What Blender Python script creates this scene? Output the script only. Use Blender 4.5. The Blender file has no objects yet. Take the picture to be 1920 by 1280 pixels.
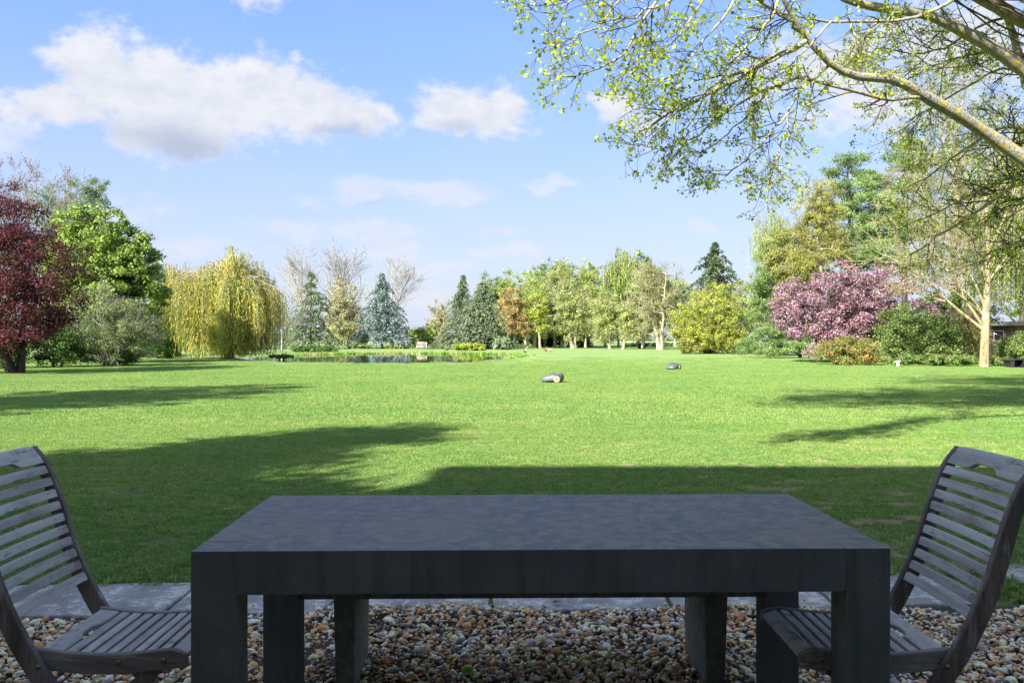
import bpy, math, random
import numpy as np
from mathutils import Vector, Matrix

# ------------------------------------------------------------------ camera
F = 1500.0            # focal length in photo pixels (photo is 1920 wide)
CH = 1.344            # camera height
scene = bpy.context.scene
COL = scene.collection
cam_d = bpy.data.cameras.new('camera'); cam = bpy.data.objects.new('camera', cam_d); COL.objects.link(cam)
cam_d.sensor_width = 36.0; cam_d.lens = F/1920*36.0; cam_d.clip_start = 0.05; cam_d.clip_end = 6000
cam_d.shift_y = -4/1920
cam.location = (0, 0, CH); cam.rotation_euler = (math.radians(90), 0, 0)
scene.camera = cam

SUN_EL = math.radians(35); SUN_AZ = math.radians(218.5)      # clockwise from +Y: behind the camera, to the left
sun_dir = Vector((math.sin(SUN_AZ)*math.cos(SUN_EL), math.cos(SUN_AZ)*math.cos(SUN_EL), math.sin(SUN_EL)))

# ------------------------------------------------------------------ node helpers
class NT:
    def __init__(s, nt): s.nt = nt; s.n = nt.nodes; s.l = nt.links
    def new(s, t, **kw):
        n = s.n.new(t)
        for k, v in kw.items(): setattr(n, k, v)
        return n
    def link(s, a, b): s.l.new(a, b)
    def put(s, sock, v):
        if isinstance(v, bpy.types.NodeSocket): s.l.new(v, sock)
        elif v is not None: sock.default_value = v
    def math(s, op, a, b=None, c=None, clamp=False):
        n = s.new('ShaderNodeMath', operation=op, use_clamp=clamp)
        s.put(n.inputs[0], a); s.put(n.inputs[1], b)
        if c is not None: s.put(n.inputs[2], c)
        return n.outputs[0]
    def vmath(s, op, a, b=None, out=0):
        n = s.new('ShaderNodeVectorMath', operation=op)
        s.put(n.inputs[0], a)
        if b is not None: s.put(n.inputs[1], b)
        return n.outputs[out]
    def noise(s, vec, scale, detail=4, rough=.55, out=0, dist=0):
        n = s.new('ShaderNodeTexNoise'); n.inputs['Scale'].default_value = scale
        n.inputs['Detail'].default_value = detail; n.inputs['Roughness'].default_value = rough
        n.inputs['Distortion'].default_value = dist
        if vec is not None: s.l.new(vec, n.inputs['Vector'])
        return n.outputs[out]
    def ramp(s, fac, stops, interp='LINEAR'):
        n = s.new('ShaderNodeValToRGB'); cr = n.color_ramp; cr.interpolation = interp
        while len(cr.elements) < len(stops): cr.elements.new(0.5)
        for e, (p, c) in zip(cr.elements, stops):
            e.position = p; e.color = (c[0], c[1], c[2], 1) if not isinstance(c, (int, float)) else (c, c, c, 1)
        s.put(n.inputs[0], fac)
        return n.outputs[0]
    def mix(s, f, a, b, blend='MIX'):
        n = s.new('ShaderNodeMix', data_type='RGBA', blend_type=blend)
        s.put(n.inputs[0], f)
        s.put(n.inputs[6], a if isinstance(a, bpy.types.NodeSocket) else (*a, 1))
        s.put(n.inputs[7], b if isinstance(b, bpy.types.NodeSocket) else (*b, 1))
        return n.outputs[2]
    def mrange(s, v, a, b, c=0, d=1, smooth=True):
        n = s.new('ShaderNodeMapRange', interpolation_type='SMOOTHSTEP' if smooth else 'LINEAR')
        s.put(n.inputs[0], v)
        for i, x in enumerate((a, b, c, d)): s.put(n.inputs[i+1], x)
        return n.outputs[0]
    def pos(s): return s.new('ShaderNodeNewGeometry').outputs['Position']
    def objc(s): return s.new('ShaderNodeTexCoord').outputs['Object']
    def scale(s, v, sc):
        n = s.new('ShaderNodeMapping'); s.l.new(v, n.inputs[0]); n.inputs['Scale'].default_value = sc
        return n.outputs[0]
    def attr(s, name): return s.new('ShaderNodeAttribute', attribute_name=name).outputs['Fac']
    def attrc(s, name): return s.new('ShaderNodeAttribute', attribute_name=name).outputs['Color']

# ------------------------------------------------------------------ world: daylight sky with clouds
world = bpy.data.worlds.new('World'); scene.world = world; world.use_nodes = True
w = NT(world.node_tree); w.n.clear()
SKY_STRENGTH = 0.13
sky = w.new('ShaderNodeTexSky', sky_type='NISHITA')
sky.sun_disc = False; sky.sun_elevation = SUN_EL; sky.sun_rotation = SUN_AZ
sky.altitude = 50; sky.air_density = 1.0; sky.dust_density = 1.2; sky.ozone_density = 1.4
gen = w.new('ShaderNodeTexCoord').outputs['Generated']
sep = w.new('ShaderNodeSeparateXYZ'); w.link(gen, sep.inputs[0])
u = w.math('ARCTAN2', sep.outputs[0], sep.outputs[1]); v = sep.outputs[2]
uv = w.new('ShaderNodeCombineXYZ'); w.link(u, uv.inputs[0]); w.link(v, uv.inputs[1]); UV = uv.outputs[0]
def AE(px, py):
    x, y, z = px-960, F, 636-py
    r = math.sqrt(x*x+y*y+z*z)
    return math.atan2(x, y), z/r
warp = w.vmath('SUBTRACT', w.noise(w.scale(gen, (1, 1, 1.4)), 9, 5, .6, out=1), (.5, .5, .5))
nwarp = w.new('ShaderNodeVectorMath', operation='SCALE'); w.link(warp, nwarp.inputs[0]); nwarp.inputs['Scale'].default_value = .075
UVW = w.vmath('ADD', UV, nwarp.outputs[0])
def blobs(lst, vec):
    cur = None
    for (x, y, rx, ry, wt) in lst:
        a, e = AE(x, y)
        d = w.vmath('SUBTRACT', vec, (a, e, 0))
        d = w.vmath('MULTIPLY', d, (F/rx, F/ry, 0))
        ln = w.vmath('LENGTH', d, out=1)
        m = w.math('MULTIPLY', w.math('SUBTRACT', 1.0, ln), wt)
        cur = m if cur is None else w.math('SMOOTH_MAX', cur, m, .15)
    return cur
BIG = [(170,135,90,85,1), (300,185,190,110,1), (470,185,160,95,1), (590,215,130,75,1), (105,205,115,42,1), (650,232,105,42,1),
       (330,245,170,55,1), (838,205,95,62,1), (925,218,105,50,1), (1150,195,75,36,.7), (1200,225,70,30,.6), (460,-12,110,20,.5),
       (1545,135,170,85,.75), (1660,200,150,60,.7), (1800,90,190,110,.7)]
THIN = [(680,372,80,26,1), (820,366,150,24,1), (1030,336,72,18,.9), (700,440,170,26,1), (940,440,75,20,.9), (240,392,95,34,.8),
        (735,472,90,34,1.2), (960,482,110,24,.8), (1320,425,45,18,.8), (820,505,110,20,.9), (-20,230,100,60,.8), (570,372,50,24,.6),
        (540,440,90,28,.8), (780,545,160,30,.9), (1400,560,200,50,1.1), (1650,480,200,70,.9), (330,470,200,40,.6), (1900,330,200,120,.9)]
n_f = w.noise(w.scale(gen, (1, 1, 1.6)), 26, 8, .62)
n_c = w.noise(w.scale(gen, (1, 1, 1.6)), 7, 5, .55)
rag = w.math('MULTIPLY', w.math('SUBTRACT', n_f, .5), 1.1)
mb = w.mrange(w.math('ADD', blobs(BIG, UVW), w.math('MULTIPLY', w.math('SUBTRACT', n_f, .5), 1.35)), .0, .52)
mt = w.mrange(w.math('ADD', blobs(THIN, UVW), rag), .0, .75)
mt = w.math('MULTIPLY', mt, .68)
# clouds go on all round: unseen cumulus outside the view, cover raised to lighten the foreground shade
field = w.mrange(w.noise(w.scale(gen, (1, 1, 2.0)), 2.3, 7, .58), .46, .58)
front = w.mrange(w.math('ABSOLUTE', u), .75, 1.1)
high = w.mrange(v, .42, .6)
field = w.math('MULTIPLY', field, w.math('MAXIMUM', front, high))
veil = w.math('MULTIPLY', w.mrange(n_c, .42, .75), w.mrange(v, .0, .4, .16, .03))
mask = w.math('MAXIMUM', w.math('MAXIMUM', mb, mt), w.math('MAXIMUM', field, veil))
under = w.mrange(w.math('ADD', blobs([(345,272,110,42,1), (640,262,100,26,.8), (300,255,150,40,.6), (850,240,80,22,.5), (700,392,50,12,.6)], UVW),
                 w.math('MULTIPLY', w.math('SUBTRACT', n_f, .5), .5)), -.05, .8)
cl_c = w.mix(w.mrange(n_f, .3, .72), (.78, .81, .88), (.97, .97, .99))
cl_c = w.mix(w.mrange(v, .32, .16, 0, .55), cl_c, (.82, .85, .92))
cl_c = w.mix(w.math('MULTIPLY', under, .95), cl_c, (.52, .59, .72))
CLOUD = w.vmath('MULTIPLY', cl_c, (1.78, 1.78, 1.80))
hz = w.mrange(v, -.02, .42)
tint = w.mix(hz, (.54, .46, .54), (.39, .455, .68))
sky_c = w.vmath('MULTIPLY', sky.outputs[0], tint)
sky_c = w.mix(w.mrange(v, .0, .6, .88, .25), sky_c, w.mix(w.mrange(v, .02, .40), (1.16, 1.36, 1.76), (.57, .94, 1.70)))   # thin high haze
final = w.mix(w.math('MULTIPLY', mask, .93), sky_c, CLOUD)
bg = w.new('ShaderNodeBackground'); w.link(final, bg.inputs[0]); bg.inputs[1].default_value = SKY_STRENGTH
wo = w.new('ShaderNodeOutputWorld'); w.link(bg.outputs[0], wo.inputs[0])

sun_l = bpy.data.lights.new('sun', 'SUN'); sun_l.energy = 3.35; sun_l.angle = math.radians(.8); sun_l.color = (1.0, .955, .88)
sun_o = bpy.data.objects.new('sun', sun_l); COL.objects.link(sun_o)
sun_o.rotation_euler = (-sun_dir).to_track_quat('-Z', 'Y').to_euler(); sun_o.location = (0, 0, 50)

vs = scene.view_settings
vs.view_transform = 'Standard'; vs.look = 'None'; vs.gamma = 1; vs.exposure = 2.07; vs.use_curve_mapping = False
scene.render.engine = 'CYCLES'
cy = scene.cycles
cy.max_bounces = 8; cy.diffuse_bounces = 4; cy.glossy_bounces = 3; cy.transmission_bounces = 4; cy.transparent_max_bounces = 8
cy.use_denoising = True; cy.denoiser = 'OPENIMAGEDENOISE'; cy.sample_clamp_indirect = 6
scene.render.film_transparent = False

# ------------------------------------------------------------------ general helpers
def P(px, py, D): return np.array([(px-960)/F*D, D, CH+(636-py)/F*D])
def WX(px, D): return (px-960)/F*D
def WZ(py, D): return CH+(636-py)/F*D
def tag(o, label=None, cat=None, group=None, kind=None):
    if label: o['label'] = label
    if cat: o['category'] = cat
    if group: o['group'] = group
    if kind: o['kind'] = kind
    return o
def empty(name, loc, rz=0, label=None, cat=None, group=None):
    o = bpy.data.objects.new(name, None); COL.objects.link(o); o.location = loc; o.rotation_euler = (0, 0, rz)
    o.empty_display_size = .2
    return tag(o, label, cat, group)
def build(name, V, Fs, mat=None, parent=None, attrs=None, smooth=False, loc=None):
    """V (n,3); Fs list of int arrays (m,k)."""
    V = np.asarray(V, dtype=np.float32)
    me = bpy.data.meshes.new(name)
    Fs = [np.asarray(f, dtype=np.int32) for f in Fs if len(f)]
    me.vertices.add(len(V)); me.vertices.foreach_set('co', V.ravel())
    if Fs:
        tot = np.concatenate([np.full(len(f), f.shape[1], dtype=np.int32) for f in Fs])
        idx = np.concatenate([f.ravel() for f in Fs])
        st = np.concatenate([[0], np.cumsum(tot)[:-1]]).astype(np.int32)
        me.loops.add(len(idx)); me.loops.foreach_set('vertex_index', idx)
        me.polygons.add(len(tot)); me.polygons.foreach_set('loop_start', st)
        try: me.polygons.foreach_set('loop_total', tot)
        except Exception: pass
        if smooth: me.polygons.foreach_set('use_smooth', np.ones(len(tot), dtype=bool))
    if attrs:
        for k, (dom, typ, data) in attrs.items():
            a = me.attributes.new(k, typ, dom)
            a.data.foreach_set('color' if typ == 'FLOAT_COLOR' else 'value', np.asarray(data).ravel())
    me.update(calc_edges=True); me.validate()
    o = bpy.data.objects.new(name, me); COL.objects.link(o)
    if mat: me.materials.append(mat)
    if parent is not None: o.parent = parent
    if loc is not None: o.location = loc
    return o
def norm(a): return a/np.maximum(np.linalg.norm(a, axis=-1, keepdims=True), 1e-9)
class Geo:
    def __init__(s, tri=False): s.V = []; s.F = {}; s.n = 0; s.T = {}; s.tri = tri
    def add(s, V, Fc, tint=None):
        V = np.asarray(V, float).reshape(-1, 3); Fc = np.asarray(Fc, int)
        s.V.append(V); s.F.setdefault(Fc.shape[1], []).append(Fc+s.n); s.n += len(V)
        s.T.setdefault(Fc.shape[1], []).append(np.full(len(Fc), .5) if tint is None else np.asarray(tint, float))
    def build(s, name, mat, parent=None, smooth=False, loc=None):
        ks = sorted(s.F)
        Fs = [np.concatenate(s.F[k]) for k in ks]; T = np.concatenate([np.concatenate(s.T[k]) for k in ks])
        o = build(name, np.concatenate(s.V), Fs, mat, parent, {'tint': ('FACE', 'FLOAT', T)}, smooth, loc)
        if parent is not None and name in ('crown', 'branches', 'hanging_branches', 'leaves', 'twigs'): o['kind'] = 'stuff'
        return o
    # tubes: P (N,K,3), R (N,K)
    def tubes(s, Pt, R, sides=5):
        Pt = np.asarray(Pt, float); R = np.asarray(R, float)
        if Pt.ndim == 2: Pt = Pt[None]; R = R[None]
        N, K, _ = Pt.shape
        T = norm(np.gradient(Pt, axis=1))
        m = norm(T.mean(1)); ref = np.where(np.abs(m[:, 2:3]) > .8, np.array([[1., .2, 0]]), np.array([[0, 0, 1.]]))
        ref = np.repeat(ref[:, None], K, 1)
        U = norm(np.cross(T, ref)); W = np.cross(T, U)
        a = np.arange(sides)*2*math.pi/sides
        ring = Pt[:, :, None] + R[:, :, None, None]*(np.cos(a)[None, None, :, None]*U[:, :, None]+np.sin(a)[None, None, :, None]*W[:, :, None])
        base = (np.arange(N)*K*sides)[:, None, None]
        k = np.arange(K-1)[None, :, None]*sides; j = np.arange(sides)[None, None, :]; j2 = (j+1) % sides
        f = np.stack([base+k+j, base+k+j2, base+k+sides+j2, base+k+sides+j], -1).reshape(-1, 4)
        s.add(ring.reshape(-1, 3), f)
    def leaves(s, C, U, Nn, L, Wd, tint):
        """diamond leaves from base C along U, normal Nn"""
        U = norm(U); S = norm(np.cross(Nn, U)); Nn = norm(np.cross(U, S))
        L = np.asarray(L).reshape(-1, 1)*np.ones((len(C), 1)); Wd = np.asarray(Wd).reshape(-1, 1)*np.ones((len(C), 1))
        if s.tri:
            L = L*1.15; Wd = Wd*1.25
            V = np.stack([C-S*Wd*.5, C+S*Wd*.5, C+U*L], 1).reshape(-1, 3); s.add(V, np.arange(len(C)*3).reshape(-1, 3), tint); return
        a = C; b = C+U*L*.45+S*Wd*.5+Nn*L*.08; c = C+U*L; d = C+U*L*.45-S*Wd*.5+Nn*L*.08
        V = np.stack([a, b, c, d], 1).reshape(-1, 3)
        f = np.arange(len(C)*4).reshape(-1, 4)
        s.add(V, f, tint)
def rdir(rng, n): return norm(rng.normal(size=(n, 3)))
def lerp_poly(Pt, t):
    """Pt (N,K,3), t (N,m) in 0..1 -> points (N,m,3), tangents (N,m,3), index float"""
    N, K, _ = Pt.shape
    x = t*(K-1); i = np.clip(x.astype(int), 0, K-2); f = (x-i)[..., None]
    ar = np.arange(N)[:, None]
    a = Pt[ar, i]; b = Pt[ar, i+1]
    return a*(1-f)+b*f, norm(b-a), x
def children(rng, Pt, R, n, l0, l1, ang, up=0, rf=.6, t0=.2, t1=1, K=4, curl=.25, rend=.35, lenabs=None, angj=.3):
    N = len(Pt); t = rng.uniform(t0, t1, (N, n))
    s, T, x = lerp_poly(Pt, t)
    i = np.clip(x.astype(int), 0, Pt.shape[1]-2); ff = x-i; ar = np.arange(N)[:, None]
    r0 = (R[ar, i]*(1-ff)+R[ar, i+1]*ff)*rf
    plen = np.linalg.norm(np.diff(Pt, axis=1), axis=2).sum(1)[:, None]*np.ones((1, n))
    s = s.reshape(-1, 3); T = T.reshape(-1, 3); r0 = r0.ravel(); t = t.ravel()
    Ln = (plen.ravel() if lenabs is None else lenabs)*rng.uniform(l0, l1, N*n)*(1-.4*t)
    pr = rdir(rng, N*n); pr = norm(pr-T*(pr*T).sum(1, keepdims=True))
    A = ang*(1+rng.uniform(-angj, angj, (N*n, 1)))
    d = norm(T*np.cos(A)+pr*np.sin(A))
    pts = [s]; cur = s
    for k in range(K-1):
        cur = cur+d*(Ln/(K-1))[:, None]; pts.append(cur)
        d = norm(d+np.array([0, 0, up])/(K-1)+rng.normal(size=d.shape)*curl/(K-1))
    Pn = np.stack(pts, 1)
    Rn = r0[:, None]*np.linspace(1, rend, K)[None]
    return Pn, Rn

# ------------------------------------------------------------------ materials
def mat(name):
    m = bpy.data.materials.new(name); m.use_nodes = True
    t = NT(m.node_tree); t.n.clear()
    out = t.new('ShaderNodeOutputMaterial')
    return m, t, out
def principled(t, out, color, rough=.7, spec=.5, bump=None, bstr=.3, bdist=.01, **kw):
    b = t.new('ShaderNodeBsdfPrincipled')
    t.put(b.inputs['Base Color'], color if isinstance(color, bpy.types.NodeSocket) else (*color, 1))
    t.put(b.inputs['Roughness'], rough); t.put(b.inputs['Specular IOR Level'], spec)
    for k, v_ in kw.items(): t.put(b.inputs[k], v_)
    if bump is not None:
        bn = t.new('ShaderNodeBump'); bn.inputs['Strength'].default_value = bstr; bn.inputs['Distance'].default_value = bdist
        t.link(bump, bn.inputs['Height']); t.link(bn.outputs[0], b.inputs['Normal'])
    t.link(b.outputs[0], out.inputs[0])
    return b
def leaf_mat(name, stops, trans=.35, rough=.5, spec=.3, patch=None, gain=1.52):
    m, t, out = mat(name)
    c = t.ramp(t.attr('tint'), [(q_, tuple(min(.85, x_*gain) for x_ in c_)) for q_, c_ in stops])
    nz = t.noise(t.pos(), .9, 3)
    c = t.mix(t.mrange(nz, .3, .7, 0, .5), c, t.mix(1.0, c, (.80, .86, .72), 'MULTIPLY'))
    if patch: c = t.mix(t.mrange(t.noise(t.pos(), patch[1], 2), .5, .62, 0, patch[2]), c, patch[0])
    b = t.new('ShaderNodeBsdfPrincipled'); t.link(c, b.inputs['Base Color']); b.inputs['Roughness'].default_value = .8 if 'needle' in name else rough
    b.inputs['Specular IOR Level'].default_value = .08 if 'needle' in name else spec*.6
    tr = t.new('ShaderNodeBsdfTranslucent'); t.link(t.mix(1.0, c, (1.15, 1.2, .7), 'MULTIPLY'), tr.inputs[0])
    mx = t.new('ShaderNodeMixShader'); mx.inputs[0].default_value = trans
    t.link(b.outputs[0], mx.inputs[1]); t.link(tr.outputs[0], mx.inputs[2]); t.link(mx.outputs[0], out.inputs[0])
    return m
def bark_mat(name, c0, c1, scale=6, lichen=None, stretch=.25, amt=(.52, .6), bst=.6):
    m, t, out = mat(name)
    p = t.pos()
    n = t.noise(t.scale(p, (1, 1, stretch)), scale, 6, .65)
    c = t.mix(t.mrange(n, .3, .7), c0, c1)
    if lichen:
        c = t.mix(t.mrange(t.noise(p, lichen[1], 5, .7), amt[0], amt[1]), c, lichen[0])
    principled(t, out, c, .85, .2, bump=n, bstr=bst, bdist=.02)
    return m
def s2l(r, g, b):
    f = lambda x: ((x/255+.055)/1.055)**2.4 if x/255 > .04045 else x/255/12.92
    return (f(r), f(g), f(b))

# bark
BK_dark = bark_mat('bark_dark', (.035, .028, .022), (.09, .075, .06))
BK_grey = bark_mat('bark_grey', (.14, .12, .10), (.32, .29, .24))
BK_pale = bark_mat('bark_pale', (.26, .22, .16), (.52, .47, .36), lichen=((.42, .37, .16), 2.5))
BK_tan = bark_mat('bark_tan', (.20, .16, .12), (.42, .36, .27))
BK_spring = bark_mat('spring_twigs', (.26, .25, .14), (.40, .38, .22))
BK_bare = bark_mat('bark_bare_greyish', (.24, .22, .19), (.42, .39, .34))
BK_lichen = bark_mat('bark_lichen', (.20, .19, .14), (.46, .45, .36), scale=30, lichen=((.50, .39, .06), 11), stretch=1, amt=(.51, .58), bst=1.)
BK_twig = bark_mat('bark_twig', (.07, .055, .035), (.16, .13, .08), scale=20)
BK_limb = bark_mat('bark_sunny_lichen', (.15, .12, .07), (.46, .40, .25), scale=7, lichen=((.36, .29, .09), 4))
# leaves
LF_red = leaf_mat('leaf_purple', [(0, (.035, .012, .014)), (.5, (.085, .020, .026)), (1, (.17, .035, .045))], .3, patch=((.05, .055, .02), 1.3, .55))
LF_chestnut = leaf_mat('leaf_chestnut', [(0, (.08, .13, .025)), (.55, (.17, .235, .05)), (1, (.29, .35, .10))], .35)
LF_hedge = leaf_mat('leaf_hedge', [(0, (.03, .06, .015)), (.6, (.07, .13, .03)), (1, (.15, .23, .06))], .25)
LF_ivy = leaf_mat('leaf_border', [(0, (.06, .10, .03)), (.6, (.16, .235, .065)), (1, (.31, .39, .15))], .35, patch=((.20, .10, .03), 2.2, .4))
LF_grey = leaf_mat('leaf_greyish', [(0, (.09, .12, .06)), (.6, (.18, .22, .12)), (1, (.34, .36, .24))], .3)
LF_airy = leaf_mat('leaf_airy', [(0, (.07, .12, .06)), (.6, (.13, .20, .10)), (1, (.22, .30, .16))], .35)
LF_willow = leaf_mat('leaf_willow', [(0, (.12, .17, .035)), (.4, (.26, .29, .055)), (1, (.50, .40, .10))], .4)
LF_cream = leaf_mat('leaf_cream', [(0, (.12, .16, .04)), (.5, (.25, .29, .085)), (1, (.42, .44, .17))], .4)
LF_tan = leaf_mat('leaf_tan', [(0, (.15, .14, .07)), (.5, (.27, .25, .13)), (1, (.40, .37, .22))], .35)
LF_lime = leaf_mat('leaf_lime', [(0, (.12, .15, .03)), (.5, (.25, .29, .04)), (1, (.42, .44, .07))], .35)
LF_spring = leaf_mat('leaf_spring', [(0, (.11, .17, .035)), (.5, (.22, .29, .06)), (1, (.38, .42, .12))], .4)
LF_copper = leaf_mat('leaf_copper', [(0, (.18, .13, .045)), (.5, (.33, .22, .08)), (1, (.46, .36, .15))], .35)
LF_olive = leaf_mat('leaf_olive', [(0, (.09, .10, .02)), (.5, (.20, .20, .04)), (1, (.33, .31, .08))], .35)
LF_birch = leaf_mat('leaf_birch', [(0, (.09, .15, .025)), (.5, (.22, .30, .04)), (1, (.42, .48, .09))], .45)
LF_pop = leaf_mat('leaf_poplar', [(0, (.10, .14, .025)), (.4, (.24, .31, .04)), (1, (.52, .54, .08))], .6, .4)
LF_blue = leaf_mat('needle_blue', [(0, (.07, .11, .10)), (.6, (.19, .24, .24)), (1, (.38, .44, .43))], .12)
LF_cedar = leaf_mat('needle_cedar', [(0, (.08, .11, .07)), (.6, (.15, .19, .11)), (1, (.27, .31, .19))], .15)
LF_spruce = leaf_mat('needle_spruce', [(0, (.05, .075, .04)), (.6, (.11, .15, .08)), (1, (.20, .25, .15))], .15)
LF_pine = leaf_mat('needle_pine', [(0, (.05, .09, .03)), (.55, (.14, .20, .075)), (1, (.28, .35, .14))], .2)
LF_bright = leaf_mat('leaf_bright_bank', [(0, (.10, .24, .02)), (.6, (.20, .38, .04)), (1, (.32, .5, .08))], .4)
LF_pink = leaf_mat('blossom_pink', [(0, (.09, .10, .045)), (.3, (.20, .13, .11)), (.5, (.35, .15, .25)), (.75, (.44, .26, .38)), (1, (.62, .52, .56))], .3, gain=1.2, patch=((.24, .20, .16), 1.1, .25))
LF_far = leaf_mat('leaf_far', [(0, (.06, .10, .05)), (1, (.16, .22, .12))], .2)
LF_rust = leaf_mat('leaf_rusty', [(0, (.10, .12, .03)), (.55, (.20, .22, .06)), (.8, (.30, .16, .05)), (1, (.40, .20, .07))], .3)
LF_whiteb = leaf_mat('blossom_whitish', [(0, (.07, .12, .03)), (.6, (.15, .21, .06)), (.85, (.28, .31, .15)), (1, (.5, .47, .4))], .3)

# ------------------------------------------------------------------ ground
POND = np.array([(-18.0,55.5),(-15.3,49.8),(-10,46.4),(-6,45.6),(-3.0,47.6),(-1.2,53),(.3,60),(1.4,67),(.9,72),(-1,76),(-3.5,78.5),(-8,80.5),(-13,81),(-17,79.5),(-19.5,74),(-21.5,68),(-21,61)])
def in_poly(x, y, poly):
    x = np.asarray(x); y = np.asarray(y); r = np.zeros(x.shape, bool)
    j = len(poly)-1
    for i in range(len(poly)):
        xi, yi = poly[i]; xj, yj = poly[j]
        c = ((yi > y) != (yj > y)) & (x < (xj-xi)*(y-yi)/(yj-yi+1e-12)+xi)
        r ^= c; j = i
    return r
def pdist(x, y, poly):
    p = np.stack([x, y], -1); best = np.full(x.shape, 1e9)
    for i in range(len(poly)):
        a = poly[i-1]; b = poly[i]; ab = b-a
        t = np.clip(((p-a)@ab)/(ab@ab), 0, 1)[..., None]
        best = np.minimum(best, np.linalg.norm(p-(a+t*ab), axis=-1))
    return best
def soil_spots(t, p):
    """worn, straw coloured places in the lawn"""
    n = t.noise(t.scale(p, (.7, 1.2, 1)), 2.6, 4, .6)
    big = t.noise(p, .16, 2)
    sx = t.new('ShaderNodeSeparateXYZ'); t.link(p, sx.inputs[0])
    # more wear close to the house and to the right
    near = t.mrange(sx.outputs[1], 15, 5)
    right = t.mrange(sx.outputs[0], -1.5, 2.5, .35, 1)
    thr = t.math('SUBTRACT', .725, t.math('MULTIPLY', t.math('MULTIPLY', near, right), .155))
    thr = t.math('SUBTRACT', thr, t.math('MULTIPLY', t.math('SUBTRACT', big, .5), .12))
    return t.mrange(t.math('SUBTRACT', n, thr), -.01, .045)
m_ground, t, out = mat('lawn_soil')
p = t.pos()
n1 = t.noise(t.scale(p, (1, 1, 1)), .35, 4, .6); n2 = t.noise(p, 60, 3, .7); n3 = t.noise(t.scale(p, (.5, 2.2, 1)), 1.6, 5, .6)
c = t.mix(t.mrange(n1, .3, .7), (.17, .265, .07), (.215, .305, .095))
c = t.mix(t.mrange(n3, .42, .68, 0, .5), c, (.34, .42, .17))
c = t.mix(t.mrange(n2, .35, .7, 0, .4), c, (.17, .26, .07))
# within reach of the modelled grass the soil under it shows
sx = t.new('ShaderNodeSeparateXYZ'); t.link(p, sx.inputs[0])
c = t.mix(t.mrange(sx.outputs[1], 56, 20), c, t.mix(t.mrange(t.noise(p, 30, 4), .35, .65), (.09, .13, .04), (.15, .18, .07)))
c = t.mix(soil_spots(t, p), c, t.mix(t.noise(p, 45, 4), (.26, .20, .13), (.46, .38, .26)))
principled(t, out, c, .95, .1, bump=n2, bstr=.5, bdist=.03)
xs = np.concatenate([[-1600, -700, -350, -180, -110], np.arange(-70, 71, 1.0), [110, 180, 350, 700, 1600]])
ys = np.concatenate([[-400, -100, -30], np.arange(-10, 40, 5), np.arange(40, 115, 1.0), [120, 130, 150, 180, 230, 320, 500, 800, 1300, 2600]])
XX, YY = np.meshgrid(xs, ys)
ins = in_poly(XX, YY, POND); dd = pdist(XX, YY, POND)
ZZ = np.where(ins, -np.clip(dd*.5+.09, 0, .9), 0.)
ZZ = np.where((~ins) & (dd < .7), -.09*(1-dd/.7), ZZ)
nx, ny = len(xs), len(ys)
V = np.stack([XX, YY, ZZ], -1).reshape(-1, 3)
i, j = np.meshgrid(np.arange(nx-1), np.arange(ny-1)); a = (j*nx+i).ravel()
g = build('ground', V, [np.stack([a, a+1, a+nx+1, a+nx], 1)], m_ground, smooth=True); tag(g, kind='structure')

# pond
m_w, t, out = mat('pond_water')
p = t.pos()
wn = t.noise(t.scale(p, (1, .35, 1)), 2.2, 4, .5)
principled(t, out, (.018, .024, .010), .035, .5, bump=wn, bstr=.05, bdist=.02, IOR=1.33)
wp = [( -40, 42.5, -.10), (12, 42.5, -.10), (12, 114, -.10), (-40, 114, -.10)]
o = build('pond_water', wp, [np.array([[0, 1, 2, 3]])], m_w); tag(o, kind='structure')

# far fields
m_f, t, out = mat('far_field')
p = t.pos(); c = t.mix(t.mrange(t.noise(t.scale(p, (.02, .2, 1)), .5, 3), .4, .6), (.13, .24, .05), (.22, .30, .09))
principled(t, out, c, 1, .05)
o = build('field', [(-300, 175, .02), (400, 175, .02), (400, 700, .02), (-300, 700, .02)], [np.array([[0, 1, 2, 3]])], m_f); tag(o, kind='structure')
m_f2, t, out = mat('crop_strip')
principled(t, out, t.mix(t.noise(t.pos(), .3, 4), (.45, .42, .30), (.58, .54, .42)), 1, .05)
o = build('pale_field_strip', [(-300, 330, .06), (400, 330, .06), (400, 420, .06), (-300, 420, .06)], [np.array([[0, 1, 2, 3]])], m_f2); tag(o, kind='structure')
m_path, t, out = mat('path_gravel')
principled(t, out, t.mix(t.noise(t.pos(), 8, 5), (.30, .25, .19), (.45, .40, .32)), 1, .05)
o = build('garden_path', [(-60, 66.4, .012), (-22, 63.2, .012), (-22, 64.4, .012), (-60, 68, .012)], [np.array([[0, 1, 2, 3]])], m_path); tag(o, kind='structure')

# ------------------------------------------------------------------ lawn grass (stuff)
m_grass, t, out = mat('grass_blades')
p = t.pos()
big = t.noise(p, .30, 4, .6); mid = t.noise(t.scale(p, (.6, 1.6, 1)), 1.7, 5, .62); tiny = t.noise(p, 9, 3)
c = t.ramp(t.attr('tint'), [(0, (.10, .20, .035)), (.5, (.255, .45, .095)), (.85, (.40, .54, .20)), (1, (.52, .48, .30))])
c = t.mix(t.mrange(big, .35, .65, 0, .55), c, t.mix(1.0, c, (1.45, 1.18, 1.25), 'MULTIPLY'))
c = t.mix(t.mrange(mid, .5, .72, 0, .6), c, t.mix(1.0, c, (1.7, 1.22, 1.5), 'MULTIPLY'))
c = t.mix(t.mrange(tiny, .48, .66, 0, .75), c, t.mix(1.0, c, (.62, .76, .6), 'MULTIPLY'))
c = t.mix(t.mrange(t.noise(p, 3.2, 4, .6), .5, .66, 0, .4), c, t.mix(1.0, c, (.70, .80, .72), 'MULTIPLY'))
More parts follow.
